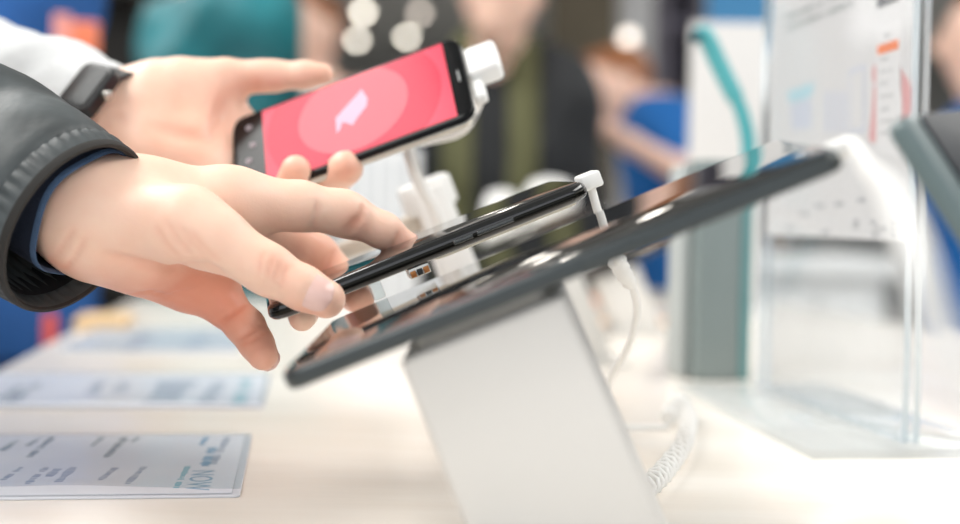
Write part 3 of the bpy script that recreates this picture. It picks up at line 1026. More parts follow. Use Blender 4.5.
def person(label, x, y, face, H, cols, J_=None, hair='short', open_coat=False, skin=None, vox=0.011, extra_body=None, hide_arm=None, arms_down=False):
    """standing figure; face = heading in degrees (0 = +X, 90 = away from the lens); J_ overrides joints in world space.
    cols: jacket, trousers, hair, shoes (+ inner, strip for an open coat)"""
    a = math.radians(face)
    f, l = Vector((math.cos(a), math.sin(a), 0)), Vector((-math.sin(a), math.cos(a), 0))
    o = Vector((x, y, 0))

    def q(df, dl, dz):
        return o + f * (df * H) + l * (dl * H) + Vector((0, 0, dz * H))
    j = {}
    for s, n in ((1, 'l'), (-1, 'r')):
        j['ank' + n] = q(-0.01, s * .055, .045)
        j['toe' + n] = q(.085, s * .062, .018)
        j['heel' + n] = q(-.03, s * .055, .02)
        j['kne' + n] = q(.012, s * .055, .285)
        j['hip' + n] = q(0, s * .05, .51)
        j['sho' + n] = q(-.005, s * .108, .805)
        j['elb' + n] = q(.02, s * .135, .625)
        j['wri' + n] = q(.135, s * .09, .585)
    if arms_down:
        for s, n in ((1, 'l'), (-1, 'r')):
            j['elb' + n], j['wri' + n] = q(-.01, s * .128, .625), q(.02, s * .132, .48)
    j['pel'] = q(0, 0, .53)
    j['wai'] = q(.005, 0, .61)
    j['che'] = q(.01, 0, .72)
    j['nec'] = q(0, 0, .845)
    j['hea'] = q(.012, 0, .93)
    if J_:
        j.update(J_)
    skin = skin or m_skin2
    hv = j['hea']
    hf = (J_ or {}).get('look', f)
    hf = Vector(hf).normalized()
    hl = Vector((0, 0, 1)).cross(hf).normalized()
    hu = hf.cross(hl)

    def hd(df, dl, dz):
        return hv + hf * (df * H) + hl * (dl * H) + hu * (dz * H)
    t = thing('person', label, 'person', (x, y, 0))

    torso, arms, legs, head, hands = Field(), Field(), Field(), Field(), Field()
    for s in ('l', 'r'):
        torso.cap(j['hip' + s] + Vector((0, 0, .01 * H)), j['wai'] * .55 + j['hip' + s] * .45 + Vector((0, 0, .03 * H)), .056 * H, .05 * H)
        torso.cap(j['wai'] * .6 + j['hip' + s] * .4 + Vector((0, 0, .03 * H)), j['che'] * .6 + j['sho' + s] * .4, .052 * H, .058 * H)
        torso.cap(j['sho' + s] * .9 + j['che'] * .1, j['che'], .036 * H, .06 * H)
        torso.cap(j['sho' + s], j['nec'], .032 * H, .028 * H)
        if hide_arm != s:
            arms.cap(j['sho' + s], j['elb' + s], .031 * H, .024 * H)
            arms.cap(j['elb' + s], j['wri' + s], .0245 * H, .0155 * H)
            w, d = j['wri' + s], (j['wri' + s] - j['elb' + s]).normalized()
            side = d.cross(Vector((0, 0, 1)))
            side = side.normalized() if side.length > .1 else Vector((1, 0, 0))
            pal = w + d * (.05 * H)
            hands.cap(w, pal, .016 * H, .017 * H)
            for kf in range(4):
                b0_ = pal + side * ((kf - 1.5) * .0095 * H)
                hands.cap(b0_, b0_ + d * (.022 * H) - Vector((0, 0, .012 * H)), .0056 * H, .005 * H)
                hands.cap(b0_ + d * (.022 * H) - Vector((0, 0, .012 * H)), b0_ + d * (.028 * H) - Vector((0, 0, .032 * H)), .005 * H, .0044 * H)
            sg_ = -1 if s == 'r' else 1
            hands.cap(w + d * (.02 * H), w + d * (.045 * H) - side * (sg_ * .024 * H), .008 * H, .0055 * H)
        else:
            arms.cap(j['sho' + s], j['elb' + s], .031 * H, .024 * H)
        legs.cap(j['hip' + s], j['kne' + s], .050 * H, .034 * H)
        legs.cap(j['kne' + s], j['ank' + s], .033 * H, .022 * H)
    feet = {s: Field().cap(j['heel' + s], j['toe' + s], .024 * H, .020 * H).cap(j['ank' + s], j['heel' + s] * .5 + j['toe' + s] * .5, .022 * H, .02 * H) for s in ('l', 'r')}
    head.cap(j['nec'] - Vector((0, 0, .02 * H)), hd(-.012, 0, -.02), .034 * H, .034 * H)
    head.cap(hd(-.012, 0, .018), hd(.012, 0, .016), .049 * H, .044 * H)
    head.cap(hd(.020, 0, -.02), hd(.028, 0, -.046), .034 * H, .022 * H)
    face_f = Field()
    face_f.cap(hd(.056, 0, .008), hd(.066, 0, -.014), .006 * H, .010 * H)          # nose
    for s in (1, -1):
        face_f.cap(hd(-.004, s * .047, .008), hd(-.006, s * .050, -.012), .009 * H, .006 * H)   # ears
        face_f.cap(hd(.048, s * .012, .020), hd(.042, s * .030, .020), .007 * H, .006 * H)     # brows
    face_f.cap(hd(.050, -.010, -.030), hd(.050, .010, -.030), .007 * H, .007 * H)

    def fb(Q):
        D = smin(torso.d(Q, .05 * H), arms.d(Q, .02 * H), .04 * H)
        D = smin(D, legs.d(Q, .02 * H), .03 * H)
        D = smin(D, head.d(Q, .03 * H), .02 * H)
        D = smin(D, face_f.d(Q, .004), .012 * H)
        for s in (1, -1):
            D = np.maximum(D, -(capd(Q, hd(.062, s * .019, .008), hd(.058, s * .022, .008), .011 * H, .010 * H)))
        if hands.caps:
            D = smin(D, hands.d(Q, .006), .012 * H)
        for s in ('l', 'r'):
            D = smin(D, feet[s].d(Q, .02), .02 * H)
        return D
    allf = Field()
    for g in (torso, arms, legs, head, hands, feet['l'], feet['r']):
        allf.caps += g.caps
    lo, hi = allf.bounds(.04)
    vf = nets(fb, lo, hi, vox)
    if extra_body:
        vf = merge(vf, extra_body)
    b = obj('body', vf, skin, t)
    hipz = .50 * H
    jd = cols.get('length', .46) * H

    short = cols.get('sleeve', 1.0)
    jarms = arms
    if short < 0:
        jarms = Field()
        for s in ('l', 'r'):
            jarms.cap(j['sho' + s], j['sho' + s].lerp(j['elb' + s], 1 + short), .032 * H, .029 * H)

    def fj(Q, grow=.012, up=0.0):
        D = smin(torso.d(Q, .05 * H, grow), jarms.d(Q, .02 * H, grow), .04 * H)
        D = smin(D, legs.d(Q, .02 * H, grow + .002), .05 * H)
        D = np.maximum(D, jd - Q[:, 2])
        for s in ('l', 'r'):
            if hide_arm != s and short > 0:
                w, d = j['wri' + s], (j['wri' + s] - j['elb' + s]).normalized()
                pl = (Q - np.array(w, dtype=np.float32)) @ np.array(d, dtype=np.float32)
                near = np.linalg.norm(Q - np.array((w + d * .12), dtype=np.float32), axis=1) < .20
                D = np.where(near, np.maximum(D, pl), D)
        D = np.maximum(D, Q[:, 2] - (j['nec'].z + (cols.get('collar', -.002) + up) * H))
        # folds
        return D + .0035 * np.sin(Q[:, 2] * 46 + 3 * np.sin(Q[:, 0] * 17)) * np.sin(Q[:, 0] * 31 + Q[:, 1] * 27)

    def slot(D, Q, w, dz=0):
        r = Q - np.array(o, dtype=np.float32)
        ll = np.abs(r @ np.array(l, dtype=np.float32)) - w
        ff = .02 - r @ np.array(f, dtype=np.float32)
        return np.maximum(D, -np.maximum(ll, ff))
    lo, hi = allf.bounds(.07)
    lo[2] = jd - .03
    if open_coat:
        obj('shirt', nets(lambda Q: fj(Q, .008), lo, hi, vox), cols['inner'], t)
        obj('overshirt', nets(lambda Q: slot(fj(Q, .018), Q, .036), lo, hi, vox), cols['strip'], t)
        obj('coat', nets(lambda Q: slot(fj(Q, .030), Q, .105), lo, hi, vox), cols['jacket'], t)
    else:
        obj('jacket', nets(fj, lo, hi, vox), cols['jacket'], t)

    def ft(Q):
        D = smin(legs.d(Q, .02 * H, .010), torso.d(Q, .05 * H, .006), .03 * H)
        return np.maximum(np.maximum(D, Q[:, 2] - .57 * H), .06 * H - Q[:, 2])
    lo, hi = legs.bounds(.06)
    hi[2] = .60 * H
    obj('trousers', nets(ft, lo, hi, vox), cols['trousers'], t)
    for s in ('l', 'r'):
        lo, hi = feet[s].bounds(.03)
        lo[2] = -.005
        obj('shoe', nets(lambda Q: np.maximum(feet[s].d(Q, .02, .008), .001 - Q[:, 2]), lo, hi, .008), cols['shoes'], t)
    hf_ = Field()
    hf_.cap(hd(-.022, 0, .022), hd(.012, 0, .026), .052 * H, .045 * H)
    if hair == 'long':
        hf_.cap(hd(-.03, 0, 0), hd(-.035, 0, -.09), .046 * H, .03 * H)

    def fh(Q):
        D = hf_.d(Q, .02 * H)
        r = Q - np.array(hv, dtype=np.float32)
        fwd = r @ np.array(hf, dtype=np.float32)
        up_ = r @ np.array(hu, dtype=np.float32)
        cut = (fwd + .005 * H) - (up_ - .012 * H) * .95       # clear of the face
        D = smin(D, D, 0)
        D = np.maximum(D, cut)
        return D + .002 * np.sin(fwd * 240) * np.sin(up_ * 160)
    lo, hi = hf_.bounds(.03)
    obj('hair', nets(fh, lo, hi, .007), cols['hair'], t)
    for s in (1, -1):
        obj('eye', lathe([(.001, -.006 * H), (.0055 * H, -.002 * H), (.0055 * H, .002 * H), (.001, .006 * H)], 10, frame(hd(.045, s * .019, .008), hl, hf, None)), m_eye, t)
    return t, j


navy = mat('denim_navy', (34, 44, 66), 0.85, bump=(300, 0.2))
shoe = mat('shoe_dark', (40, 40, 42), 0.6)
hb = mat('hair_brown', (92, 62, 42), 0.6)
hd_ = mat('hair_dark', (44, 36, 32), 0.6)
hg = mat('hair_chestnut', (150, 96, 60), 0.6)


def hand_mesh(palm, fingers, creases, vox, kp=.014, kf=.004, kj=.010, bumps=()):
    """palm: capsules; fingers: joint chains [(point, radius), ...] -> one skin surface, fingers kept apart"""
    pf = Field()
    for a, b in palm:
        pf.cap(a[0], b[0], a[1], b[1])
    fs = []
    for ch in fingers:
        g = Field()
        chain(g, ch)
        fs.append(g)
    allf = Field()
    allf.caps = pf.caps + [c for g in fs for c in g.caps]

    def fn(Q, cr=None):
        dp = pf.d(Q, kp)
        D = dp
        for g in fs:
            D = smin(D, smin(dp, g.d(Q, kf), kj), .0008)
        for a, b, w, dep in (cr or ()):
            lo_, hi_ = np.minimum(np.array(a), np.array(b)) - 3 * w, np.maximum(np.array(a), np.array(b)) + 3 * w
            m_ = ((Q > lo_) & (Q < hi_)).all(1)
            if m_.any():
                D[m_] += dep * np.exp(-(np.maximum(capd(Q[m_], a, b, 0, 0), 0) / w) ** 2)
        for c, r, dep in bumps:
            D = D - dep * np.exp(-(np.linalg.norm(Q - np.array(c, dtype=np.float32), axis=1) / r) ** 2)
        return D
    # creases are given where the photograph shows them; find them on the surface
    out = []
    for line, w, dep in creases:
        pts = []
        for (x0_, y0_), (x1_, y1_) in zip(line, line[1:]):
            for k_ in range(3):
                pts.append((x0_ + (x1_ - x0_) * k_ / 3, y0_ + (y1_ - y0_) * k_ / 3))
        pts.append(line[-1])
        hit = []
        for x_, y_ in pts:
            d_ = (P(x_, y_, 1.0) - CAM).normalized()
            t_ = .45
            for _ in range(60):
                q_ = CAM + d_ * t_
                v_ = float(fn(np.array([q_], dtype=np.float32))[0])
                t_ += v_ * .8
                if abs(v_) < 2e-4 or t_ > 1.0:
                    break
            hit.append(q_ if t_ < 1.0 else None)
        m_ = len(hit) - 1
        for k_ in range(m_):
            if hit[k_] is not None and hit[k_ + 1] is not None and (hit[k_] - hit[k_ + 1]).length < .02:
                e_ = math.sin(math.pi * (k_ + .5) / m_) ** .5
                out.append((hit[k_], hit[k_ + 1], w, dep * e_ * .6))
    lo, hi = allf.bounds(.006)
    return nets(lambda Q: fn(Q, out), lo, hi, vox), out


def nail(tip, base, r, up, wid, ln, back=0.0):
    """fingernail plate wrapped on a finger of radius r; up = direction the nail faces"""
    ax = (Vector(tip) - Vector(base)).normalized()
    up = (Vector(up) - ax * Vector(up).dot(ax)).normalized()
    sd = ax.cross(up)
    V, F = [], []
    nu, nv = 12, 14
    for layer in (0, 1):
        for j in range(nv + 1):
            v = j / nv * 2 - 1
            hw = (1 - abs(v) ** 3.2) ** (1 / 2.6) if abs(v) < 1 else 0.12
            hw = max(hw, .12)
            for i in range(nu + 1):
                u = (i / nu * 2 - 1) * hw
                an = u * wid
                rr = r + (.0005 if layer == 0 else -.0012) - .0016 * max(0, v) ** 2 - .0004 * max(0, -v) ** 4
                p = Vector(tip) + ax * (back + v * ln / 2) + up * (math.cos(an) * rr) + sd * (math.sin(an) * rr)
                V.append(p)
    k = (nu + 1) * (nv + 1)
    for j in range(nv):
        for i in range(nu):
            a = j * (nu + 1) + i
            F.append((a, a + 1, a + nu + 2, a + nu + 1))
            F.append((k + a, k + a + nu + 1, k + a + nu + 2, k + a + 1))
    for i in range(nu):
        for j in (0, nv):
            a = j * (nu + 1) + i
            F.append((a, k + a, k + a + 1, a + 1))
    for j in range(nv):
        for i in (0, nu):
            a = j * (nu + 1) + i
            F.append((a, a + nu + 1, k + a + nu + 1, k + a))
    return V, F


def sweep(path, prof, n=48, amp=None, rib=None, ell=None):
    """sleeve-like surface of revolution along a path; prof = [(arc length from the cuff, radius)]"""
    pts = catmull(path, 30)
    acc = [0.0]
    for a, b in zip(pts, pts[1:]):
        acc.append(acc[-1] + (b - a).length)
    ref = Vector((0, 0, 1))
    fr = []
    for i, p in enumerate(pts):
        t = (pts[min(i + 1, len(pts) - 1)] - pts[max(i - 1, 0)]).normalized()
        ref = (ref - t * ref.dot(t)).normalized()
        fr.append((p, t, ref.copy(), t.cross(ref)))

    def atl(s):
        if s <= 0:
            return (fr[0][0] + fr[0][1] * s,) + fr[0][1:]
        for i in range(len(acc) - 1):
            if acc[i + 1] >= s:
                u = (s - acc[i]) / max(acc[i + 1] - acc[i], 1e-9)
                return (fr[i][0].lerp(fr[i + 1][0], u),) + fr[i][1:]
        return fr[-1]
    V, F = [], []
    for s, r in prof:
        p, t, x, y = atl(s)
        for k in range(n):
            a = 2 * math.pi * k / n
            d = x * math.cos(a) + y * math.sin(a)
            q = p + d * r
            if amp:
                q = q + d * amp(s, q, a)
            V.append(q)
    for j in range(len(prof) - 1):
        for k in range(n):
            F.append((j * n + k, (j + 1) * n + k, (j + 1) * n + (k + 1) % n, j * n + (k + 1) % n))
    return V, F


# --- near hand (left hand, palm down, thumb towards the lens) --------------------
wr = J(92, 214, .628, 55)
elbA = P(85, 222, .628) + Vector((-0.205, 0.092, 0.115))
fore = (P(40, 182, .650), 54 / FPX * .65)
palm = [((elbA, .040), fore), (fore, wr),
        (wr, J(140, 207, .640, 44)), (J(140, 207, .640, 44), J(232, 204, .647, 34)),
        (J(118, 222, .645, 44), J(238, 224, .665, 29)),
        (J(105, 236, .642, 42), J(188, 276, .658, 35)),
        (J(115, 220, .620, 40), J(188, 226, .606, 37)), (J(150, 250, .635, 40), J(215, 255, .655, 30))]
thumb = [J(188, 226, .606, 36), J(218, 240, .601, 31), J(262, 266, .598, 24.5), J(272, 272, .597, 24), J(303, 288, .595, 21.5), J(326, 299, .5945, 19.5)]
index = [J(225, 203, .647, 33), J(300, 206, .655, 24.5), J(341, 213, .661, 22), J(350, 216, .662, 21), J(384, 231, .666, 17.5), J(407, 244, .668, 12.5)]
middle = [J(238, 224, .665, 28), J(290, 243, .690, 21), J(318, 254, .704, 19), J(345, 280, .702, 16.5), J(356, 296, .684, 15), J(360, 300, .668, 14.5)]
ring = [J(215, 245, .668, 27), J(270, 272, .692, 19), J(290, 284, .700, 18), J(303, 304, .690, 15.5), J(303, 313, .664, 14), J(302, 318, .645, 13.5)]
pinky = [J(192, 276, .654, 29), J(224, 305, .653, 20.5), J(246, 327, .647, 18.5), J(256, 343, .641, 16.5), J(263, 355, .636, 15.5)]


def pv(px, py, Y):
    return P(px, py, Y)


crs = [
    ([(274, 256), (270, 266), (268, 277)], .0011, .0010), ([(281, 261), (278, 270), (275, 281)], .0012, .0012), ([(287, 266), (284, 275), (281, 286)], .0011, .0009), ([(264, 252), (261, 262), (259, 272)], .0011, .0007),
    ([(166, 222), (177, 240), (193, 257)], .0018, .0010), ([(178, 224), (190, 243), (207, 260)], .0016, .0009), ([(190, 232), (202, 247), (218, 260)], .0016, .0007), ([(156, 228), (166, 244), (180, 258)], .0016, .0006),
    ([(104, 256), (140, 264), (172, 268), (205, 267), (226, 276)], .0034, .0034),
    ([(347, 235), (355, 226), (362, 216), (364, 205)], .0013, .0024), ([(343, 232), (351, 224), (357, 217)], .0013, .0015), ([(391, 249), (397, 240), (400, 232)], .0012, .0016), ([(318, 202), (317, 214), (314, 228)], .0014, .0010),
    ([(325, 270), (334, 256), (343, 244)], .0016, .0026),
    ([(215, 321), (232, 312), (251, 300)], .0014, .0022), ([(236, 340), (250, 331), (265, 321)], .0015, .0026), ([(239, 346), (254, 339), (269, 331)], .0012, .0014),
    ([(56, 256), (64, 243), (74, 229)], .0013, .0009), ([(66, 268), (76, 255), (84, 240)], .0013, .0010), ([(120, 296), (150, 292), (178, 300)], .0020, .0012), ([(150, 310), (176, 294), (204, 288)], .0016, .0010),
]
bmp = [(pv(232, 178, .640), .009, .0010), (pv(342, 198, .655), .007, .0008), (pv(160, 170, .63), .012, .0008),
       (pv(152, 196, .60), .010, .0010)]
handA, crs = hand_mesh(palm, [thumb, index, middle, ring, pinky], crs, .00125, bumps=bmp)
flA = [(pv(262, 358, .632), .016, .55), (pv(318, 318, .595), .012, .5), (pv(408, 246, .66), .014, .45), (pv(300, 308, .595), .010, .3), (pv(150, 300, .64), .034, .7), (pv(205, 300, .645), .026, .5),
       (pv(220, 306, .64), .022, .45), (pv(325, 258, .69), .02, .5), (pv(360, 302, .668), .014, .6), (pv(280, 262, .58), .016, .28), (pv(356, 222, .65), .008, .4), (pv(62, 262, .615), .008, .5)]


A_pos = (-0.69, 0.44)
m_jk = mat('waxed_jacket_black', (82, 88, 90), 0.5, spec=0.45, noise_=(26, 0.30), bump=(60, 0.3, 0.003))
m_jkdark = mat('jacket_lining', (20, 22, 26), 0.85)
m_knit = mat('navy_knit', (22, 32, 52), 0.9, bump=(700, 0.5, 0.001))
m_knite = mat('navy_knit_edge', (70, 94, 126), 0.9, bump=(900, 0.5, 0.001))
shoA = Vector((-0.62, 0.625, 1.41))
A, jA = person('person in a dark jacket whose bare hand grips the edge-on black phone', A_pos[0], A_pos[1], -14, 1.76,
               dict(jacket=m_jk, trousers=navy, hair=hb, shoes=shoe), dict(wril=wr[0], elbl=elbA, shol=shoA),
               skin=m_skin, extra_body=handA, hide_arm='l', arms_down=True)
for o_ in A.children:
    if o_.name.startswith('body'):
        set_flush(o_, flA, crs)
obj('thumbnail', nail(thumb[-1][0], thumb[-2][0], thumb[-1][1] + .0009, P(318, 268, .47) - thumb[-1][0], .88, .0160, -.0045), m_nail, A)
obj('fingernail', nail(pinky[-1][0], pinky[-2][0], pinky[-1][1], P(276, 352, .66) - pinky[-1][0], .8, .010, .001), m_nail, A)
obj('fingernail', nail(index[-1][0], index[-2][0], index[-1][1], P(420, 215, .70) - index[-1][0], .8, .011, .001), m_nail, A)

C0 = P(77, 228, .614)
pathA = [C0, C0 + (elbA - wr[0]) * .5, elbA + Vector((0, 0, -.004)), elbA.lerp(shoA, .5), shoA]
LA = sum((Vector(b_) - Vector(a_)).length for a_, b_ in zip(pathA, pathA[1:]))


def fold(s, q, a):
    k_ = min(1, max(0, s - .016) / .05)
    big = noise.noise(Vector((q.x * 14, q.y * 14, q.z * 22))) * .0085 + noise.noise(q * 34) * .0045
    small = noise.noise(q * 70) * .0010
    return k_ * (big + small) + .0007 * (1 if .002 < s < .0125 else 0) * math.sin(a * 44)


prof = [(.10, .036), (.05, .0385), (.01, .0400), (.001, .0408), (-.0008, .0420), (.0, .0434), (.002, .0440), (.0075, .0444), (.0120, .0445), (.0132, .0438), (.0142, .0446)]
s_ = .018
while s_ < LA - .005:
    prof.append((s_, .0448 + .012 * min(1, s_ / .26) + .012 * max(0, min(1, (s_ - .26) / .2))))
    s_ += .0035
slv = obj('sleeve', sweep(pathA, prof, 200, fold), m_jk, A)
obj('sleeve_lining', sweep(pathA, [(.11, .0352), (.05, .0378), (.008, .0394)], 48), m_jkdark, slv)
obj('hem_binding', sweep(pathA, [(.0022, .0442), (.0004, .0442), (-.0014, .0434), (-.0016, .0420), (-.0002, .0412)], 90), mat('hem_brown_black', (44, 42, 40), .8), slv)
obj('forearm_seam', sweep(pathA, [(.0895, .0482), (.0898, .0505), (.0925, .0508), (.0930, .0485)], 120, fold), m_jk, slv)
K0 = P(90, 216, .622)
pathK = [K0, K0 + (elbA - wr[0]) * .4, elbA]
cuffA = obj('inner_cuff', sweep(pathK, [(.14, .034), (.06, .0312), (.004, .0310), (.002, .0318), (.004, .0325), (.06, .0340), (.14, .036)], 60,
                                lambda s, q, a: .0011 * math.sin(a * 5 + 1) + .0003 * math.sin(a * 60)), m_knit, A)
obj('knit_edge', sweep(pathK, [(.0030, .0308), (.0012, .0311), (.0000, .0318), (.001, .0326), (.0030, .0328)], 60,
                       lambda s, q, a: .0011 * math.sin(a * 5 + 1)), m_knite, cuffA)

# --- further hand holding the red-screen phone -----------------------------------
wrB = J(108, 125, .80, 46)
elbB = wrB[0] + Vector((-0.225, 0.15, 0.058))
palmB = [((elbB, .034), (wrB[0].lerp(elbB, .25), .0255)), ((wrB[0].lerp(elbB, .25), .0255), wrB),
         (wrB, J(162, 110, .802, 45)), (J(162, 110, .802, 45), J(203, 105, .80, 36)),
         (J(120, 140, .79, 44), J(194, 150, .782, 38)), (J(150, 160, .775, 36), J(206, 178, .77, 28)),
         (J(215, 118, .812, 26), J(262, 150, .800, 24))]
thumbB = [J(190, 88, .80, 30), J(225, 78, .799, 19), J(262, 76, .797, 15.5), J(275, 76, .797, 15), J(305, 75, .795, 13.5), J(324, 74, .793, 10.5)]
fB = []
for (bx_, by_, bY), (mx_, my_, mY), (tx, ty, tY), r_ in (((235, 150, .800), (300, 176, .785), (346, 168, .737), 19.5), ((228, 162, .790), (262, 200, .768), (296, 170, .732), 17),
                                                         ((222, 172, .780), (240, 205, .760), (262, 190, .728), 16), ((240, 140, .806), (335, 150, .800), (388, 168, .758), 15)):
    if tx == 388:
        continue
    fB.append([J(bx_, by_, bY, r_ + 5), J((bx_ + mx_) / 2, (by_ + my_) / 2 + 4, (bY + mY) / 2 + .003, r_ + 2), J(mx_, my_, mY, r_ + 1), J((mx_ + tx) / 2 + 4, max(my_, ty) + 6, (mY + tY) / 2, r_), J(tx, ty, tY, r_ - 2)])
handB, crsB = hand_mesh(palmB, [thumbB] + fB, [([(212, 140), (222, 118), (228, 96)], .005, .0030), ([(150, 128), (180, 134), (208, 140)], .005, .0018), ([(255, 92), (258, 80)], .0016, .0012), ([(336, 176), (356, 170)], .0014, .0012)], .0018)
shoB = Vector((-0.70, 1.13, 1.40))
m_grey = mat('heather_sweater', (216, 218, 219), 0.9, noise_=(60, .05), bump=(260, .4, .002))
B, jB = person('person in a pale grey sweater and dark wristwatch holding the red-screen phone', -0.76, 0.95, -4, 1.78,
               dict(jacket=m_grey, trousers=navy, hair=hd_, shoes=shoe), dict(wril=wrB[0], elbl=elbB, shol=shoB),
               skin=m_skin, extra_body=handB, hide_arm='l', arms_down=True)
flB = [(P(180, 115, .755), .03, .35), (P(250, 85, .78), .02, .3), (P(297, 168, .72), .012, .4), (P(346, 166, .725), .012, .45), (P(322, 76, .785), .012, .4), (P(230, 110, .77), .016, .35)]
for o_ in B.children:
    if o_.name.startswith('body'):
        set_flush(o_, flB, crsB)
dB = (wrB[0] - elbB).normalized()
C1 = wrB[0] + dB * .003
pathB = [C1, C1.lerp(elbB, .5), elbB, elbB.lerp(shoB, .5), shoB]
LB = sum((b_ - a_).length for a_, b_ in zip(pathB, pathB[1:]))
prof = [(.06, .031), (.004, .0325), (.0, .034), (.003, .0360), (.012, .0372), (.020, .0352), (.03, .0385)]
s_ = .036
while s_ < LB - .005:
    prof.append((s_, .0380 + .012 * min(1, s_ / .26)))
    s_ += .006
obj('sleeve', sweep(pathB, prof, 60, lambda s, q, a: min(1, s / .04) * (noise.noise(Vector((q.x * 16, q.y * 14, q.z * 18))) * .006 + .002 * math.sin(s * 150 + 2 * math.sin(a)))), m_grey, B)
# the watch is strapped on: worn, so it stays with the person
tw = dB
wM = frame(P(97, 104, .775), dB, Vector((0.25, -.75, .6)), None)
wz = wrB[0] + dB * .014
wat = obj('wristwatch', sweep([wz - dB * .010, wz, wz + dB * .010], [(.0, .0330), (.0, .0350), (.018, .0350), (.018, .0330)], 40), mat('watch_strap', (40, 44, 46), 0.5), B)
wn = Vector((.15, -.90, .34))
wn = (wn - dB * wn.dot(dB)).normalized()
fM = frame(wz + wn * .036, dB, wn.cross(dB), None)
obj('watch_case', xf(slab(.027, .034, .009, .006, .002), fM), m_dark, wat)
obj('watch_face', xf(slab(.022, .028, .001, .004, .0003), fM @ Matrix.Translation((0, 0, .005))), mat('watch_glass', (24, 30, 34), .2, spec=.2), wat)
obj('watch_crown', lathe([(.0028, 0), (.003, .001), (.003, .004), (.0015, .005)], 10, fM @ Matrix.Translation((.0135, 0, 0)) @ Matrix.Rotation(math.pi / 2, 4, 'Y')), m_silver, wat)

# --- people beyond the table -------------------------------------------------------
mblue = mat('staff_blue', (30, 92, 164), 0.8, noise_=(8, .15))
mteal = mat('teal_coat', (24, 128, 138), 0.6, noise_=(7, .3))
mlight = mat('light_top', (196, 198, 198), 0.9)
mcoat = mat('coat_black', (30, 33, 37), 0.7, noise_=(6, .2))
molive = mat('olive_overshirt', (92, 92, 62), 0.85)
minner = mat('shirt_charcoal', (34, 36, 38), 0.9)
blue2 = mat('staff_polo_blue', (12, 96, 168), 0.8)

pB = P(76, 60, 2.0)
Cc, jC = person('person in a bright blue jacket with an orange badge standing past the grey sweater sleeve', pB.x - .245, 2.0, -60, 1.76,
                dict(jacket=mblue, trousers=mat('trousers_blue', (22, 58, 110), .8), hair=hd_, shoes=shoe), arms_down=True)
dc = Vector((math.cos(math.radians(-60)), math.sin(math.radians(-60)), 0))
for px, py, w_, h_, nm, col in ((62, 36, .024, .060, 'badge_stripe', (226, 150, 140)), (84, 38, .040, .046, 'badge', (236, 132, 96)), (50, 335, .018, .06, 'pocket_tab', (226, 90, 70))):
    obj(nm, xf(slab(w_, h_, .012, .005, .002), frame(P(px, py, 1.855 if nm != 'badge' else 1.90), (1, 0.3, 0), (0, 0, 1), None)), mat(nm, col, .6), Cc)
pT = P(214, 30, 2.75)
person('person in a teal coat turned away behind the further hand', pT.x, 2.8, 32, 1.83, dict(jacket=mteal, trousers=navy, hair=hd_, shoes=shoe), vox=.014, arms_down=True)
pE = P(308, 40, 3.7)
person('person with chestnut hair and a light grey top beside the teal coat', pE.x, 3.75, -120, 1.70, dict(jacket=mlight, trousers=navy, hair=hg, shoes=shoe), vox=.014, arms_down=True)
pF = P(490, 110, 2.9)
person('person in an open black coat over an olive shirt looking down at the table', pF.x, 2.95, -90, 1.64,
       dict(jacket=mcoat, trousers=navy, hair=hd_, shoes=shoe, inner=minner, strip=molive, collar=.03),
       dict(look=(-.25, -.8, -.45), hea=P(500, -4, 2.80), nec=P(494, 52, 2.92), shol=P(554, 98, 2.95), shor=P(432, 104, 2.95)), open_coat=True, vox=.012, arms_down=True)
pG = P(672, 160, 3.6)
person('person with chestnut hair and bright blue polo shirt, forearm raised to the face', pG.x + .03, 3.65, -160, 1.62,
       dict(jacket=blue2, trousers=navy, hair=hg, shoes=shoe, sleeve=-.40, collar=.02),
       dict(hea=P(612, 90, 3.62), nec=P(640, 112, 3.65), shol=P(664, 122, 3.52), shor=P(660, 116, 3.80), che=P(672, 160, 3.65), elbl=P(695, 180, 3.36), wril=P(632, 144, 3.30), look=(-.85, -.4, -.25)), vox=.013)
pH = P(1000, 150, 3.0)
person('person in a bright blue shirt seen past the right edge of the clear sign', pH.x, 3.05, 170, 1.62,
       dict(jacket=blue2, trousers=navy, hair=hg, shoes=shoe, sleeve=-.4), vox=.014, arms_down=True)

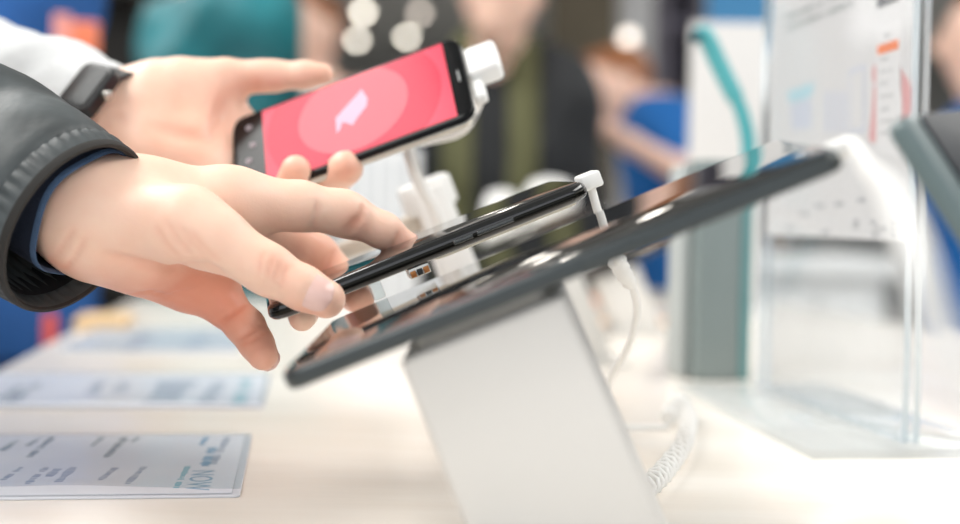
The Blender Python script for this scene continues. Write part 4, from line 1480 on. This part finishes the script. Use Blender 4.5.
# ------------------------------------------------------------------ shop fittings far behind
cx0, cx1 = px_x(752, 2.4), px_x(905, 2.4)
t = thing('display_counter', 'low white display counter standing behind the clear sign', 'counter', ((cx0 + cx1) / 2, 2.4, 0))
obj('worktop', bevel(box(cx0, cx1, 2.4, 2.75, .985, 1.02), .004), m_white, t)
obj('carcass', box(cx0 + .02, cx1 - .02, 2.43, 2.73, .06, .985), m_white, t, smooth=False)
for k_ in range(2):
    w_ = (cx1 - cx0 - .06) / 2
    d_ = obj('door', bevel(box(cx0 + .03 + k_ * w_, cx0 + .02 + (k_ + 1) * w_, 2.418, 2.43, .10, .96), .002), m_white, t)
    obj('handle', bevel(box(cx0 + .03 + k_ * w_ + (w_ - .04 if k_ == 0 else .015), cx0 + .045 + k_ * w_ + (w_ - .04 if k_ == 0 else .015), 2.40, 2.418, .70, .90), .002), m_silver, d_)
obj('plinth', box(cx0 + .03, cx1 - .03, 2.46, 2.70, 0, .06), m_pil, t, smooth=False)
def rack(px0, px1, Y, ztop, label, m, nsh=4, name='display_rack'):
    x0, x1 = px_x(px0, Y), px_x(px1, Y)
    t = thing(name, label, 'rack', ((x0 + x1) / 2, Y, 0))
    obj('back_panel', box(x0, x1, Y + .30, Y + .33, 0, ztop), m, t, smooth=False)
    for xx in (x0, x1 - .03):
        obj('side_panel', box(xx, xx + .03, Y, Y + .30, 0, ztop), m, t, smooth=False)
    for k_ in range(nsh):
        z = .25 + k_ * (ztop - .4) / nsh
        obj('shelf', box(x0 + .03, x1 - .03, Y, Y + .30, z, z + .025), m, t, smooth=False)
    return x0, x1


rack(-40, 148, 5.0, 2.6, 'tall dark rack behind the blue jacket and teal coat', mat('rack_dark', (52, 49, 46), .7, noise_=(3, .2)))
x0, x1 = rack(664, 700, 4.6, 2.4, 'narrow grey rack between the white pillar and the white panel', mat('rack_violet', (112, 108, 122), .7, noise_=(9, .3)))
rack(176, 330, 6.4, 2.0, 'mid grey rack behind the teal coat', mat('rack_mid', (140, 138, 134), .7, noise_=(3, .2)))
xa, xb = px_x(706, 3.9), px_x(800, 3.9)
t = thing('banner', 'blue and brown upright banner behind the clear sign', 'banner', ((xa + xb) / 2, 3.9, 0))
obj('cloth', box(xa, xb, 3.9, 3.93, P(700, 52, 3.9).z, 2.4), mat('banner_blue', (70, 140, 190), .7), t, smooth=False)
obj('lower_cloth', box(xa, xb, 3.9, 3.93, .1, P(700, 52, 3.9).z), mat('banner_brown', (150, 118, 96), .7), t, smooth=False)
obj('foot', box(xa - .05, xb + .05, 3.8, 4.03, 0, .1), m_rim, t, smooth=False)
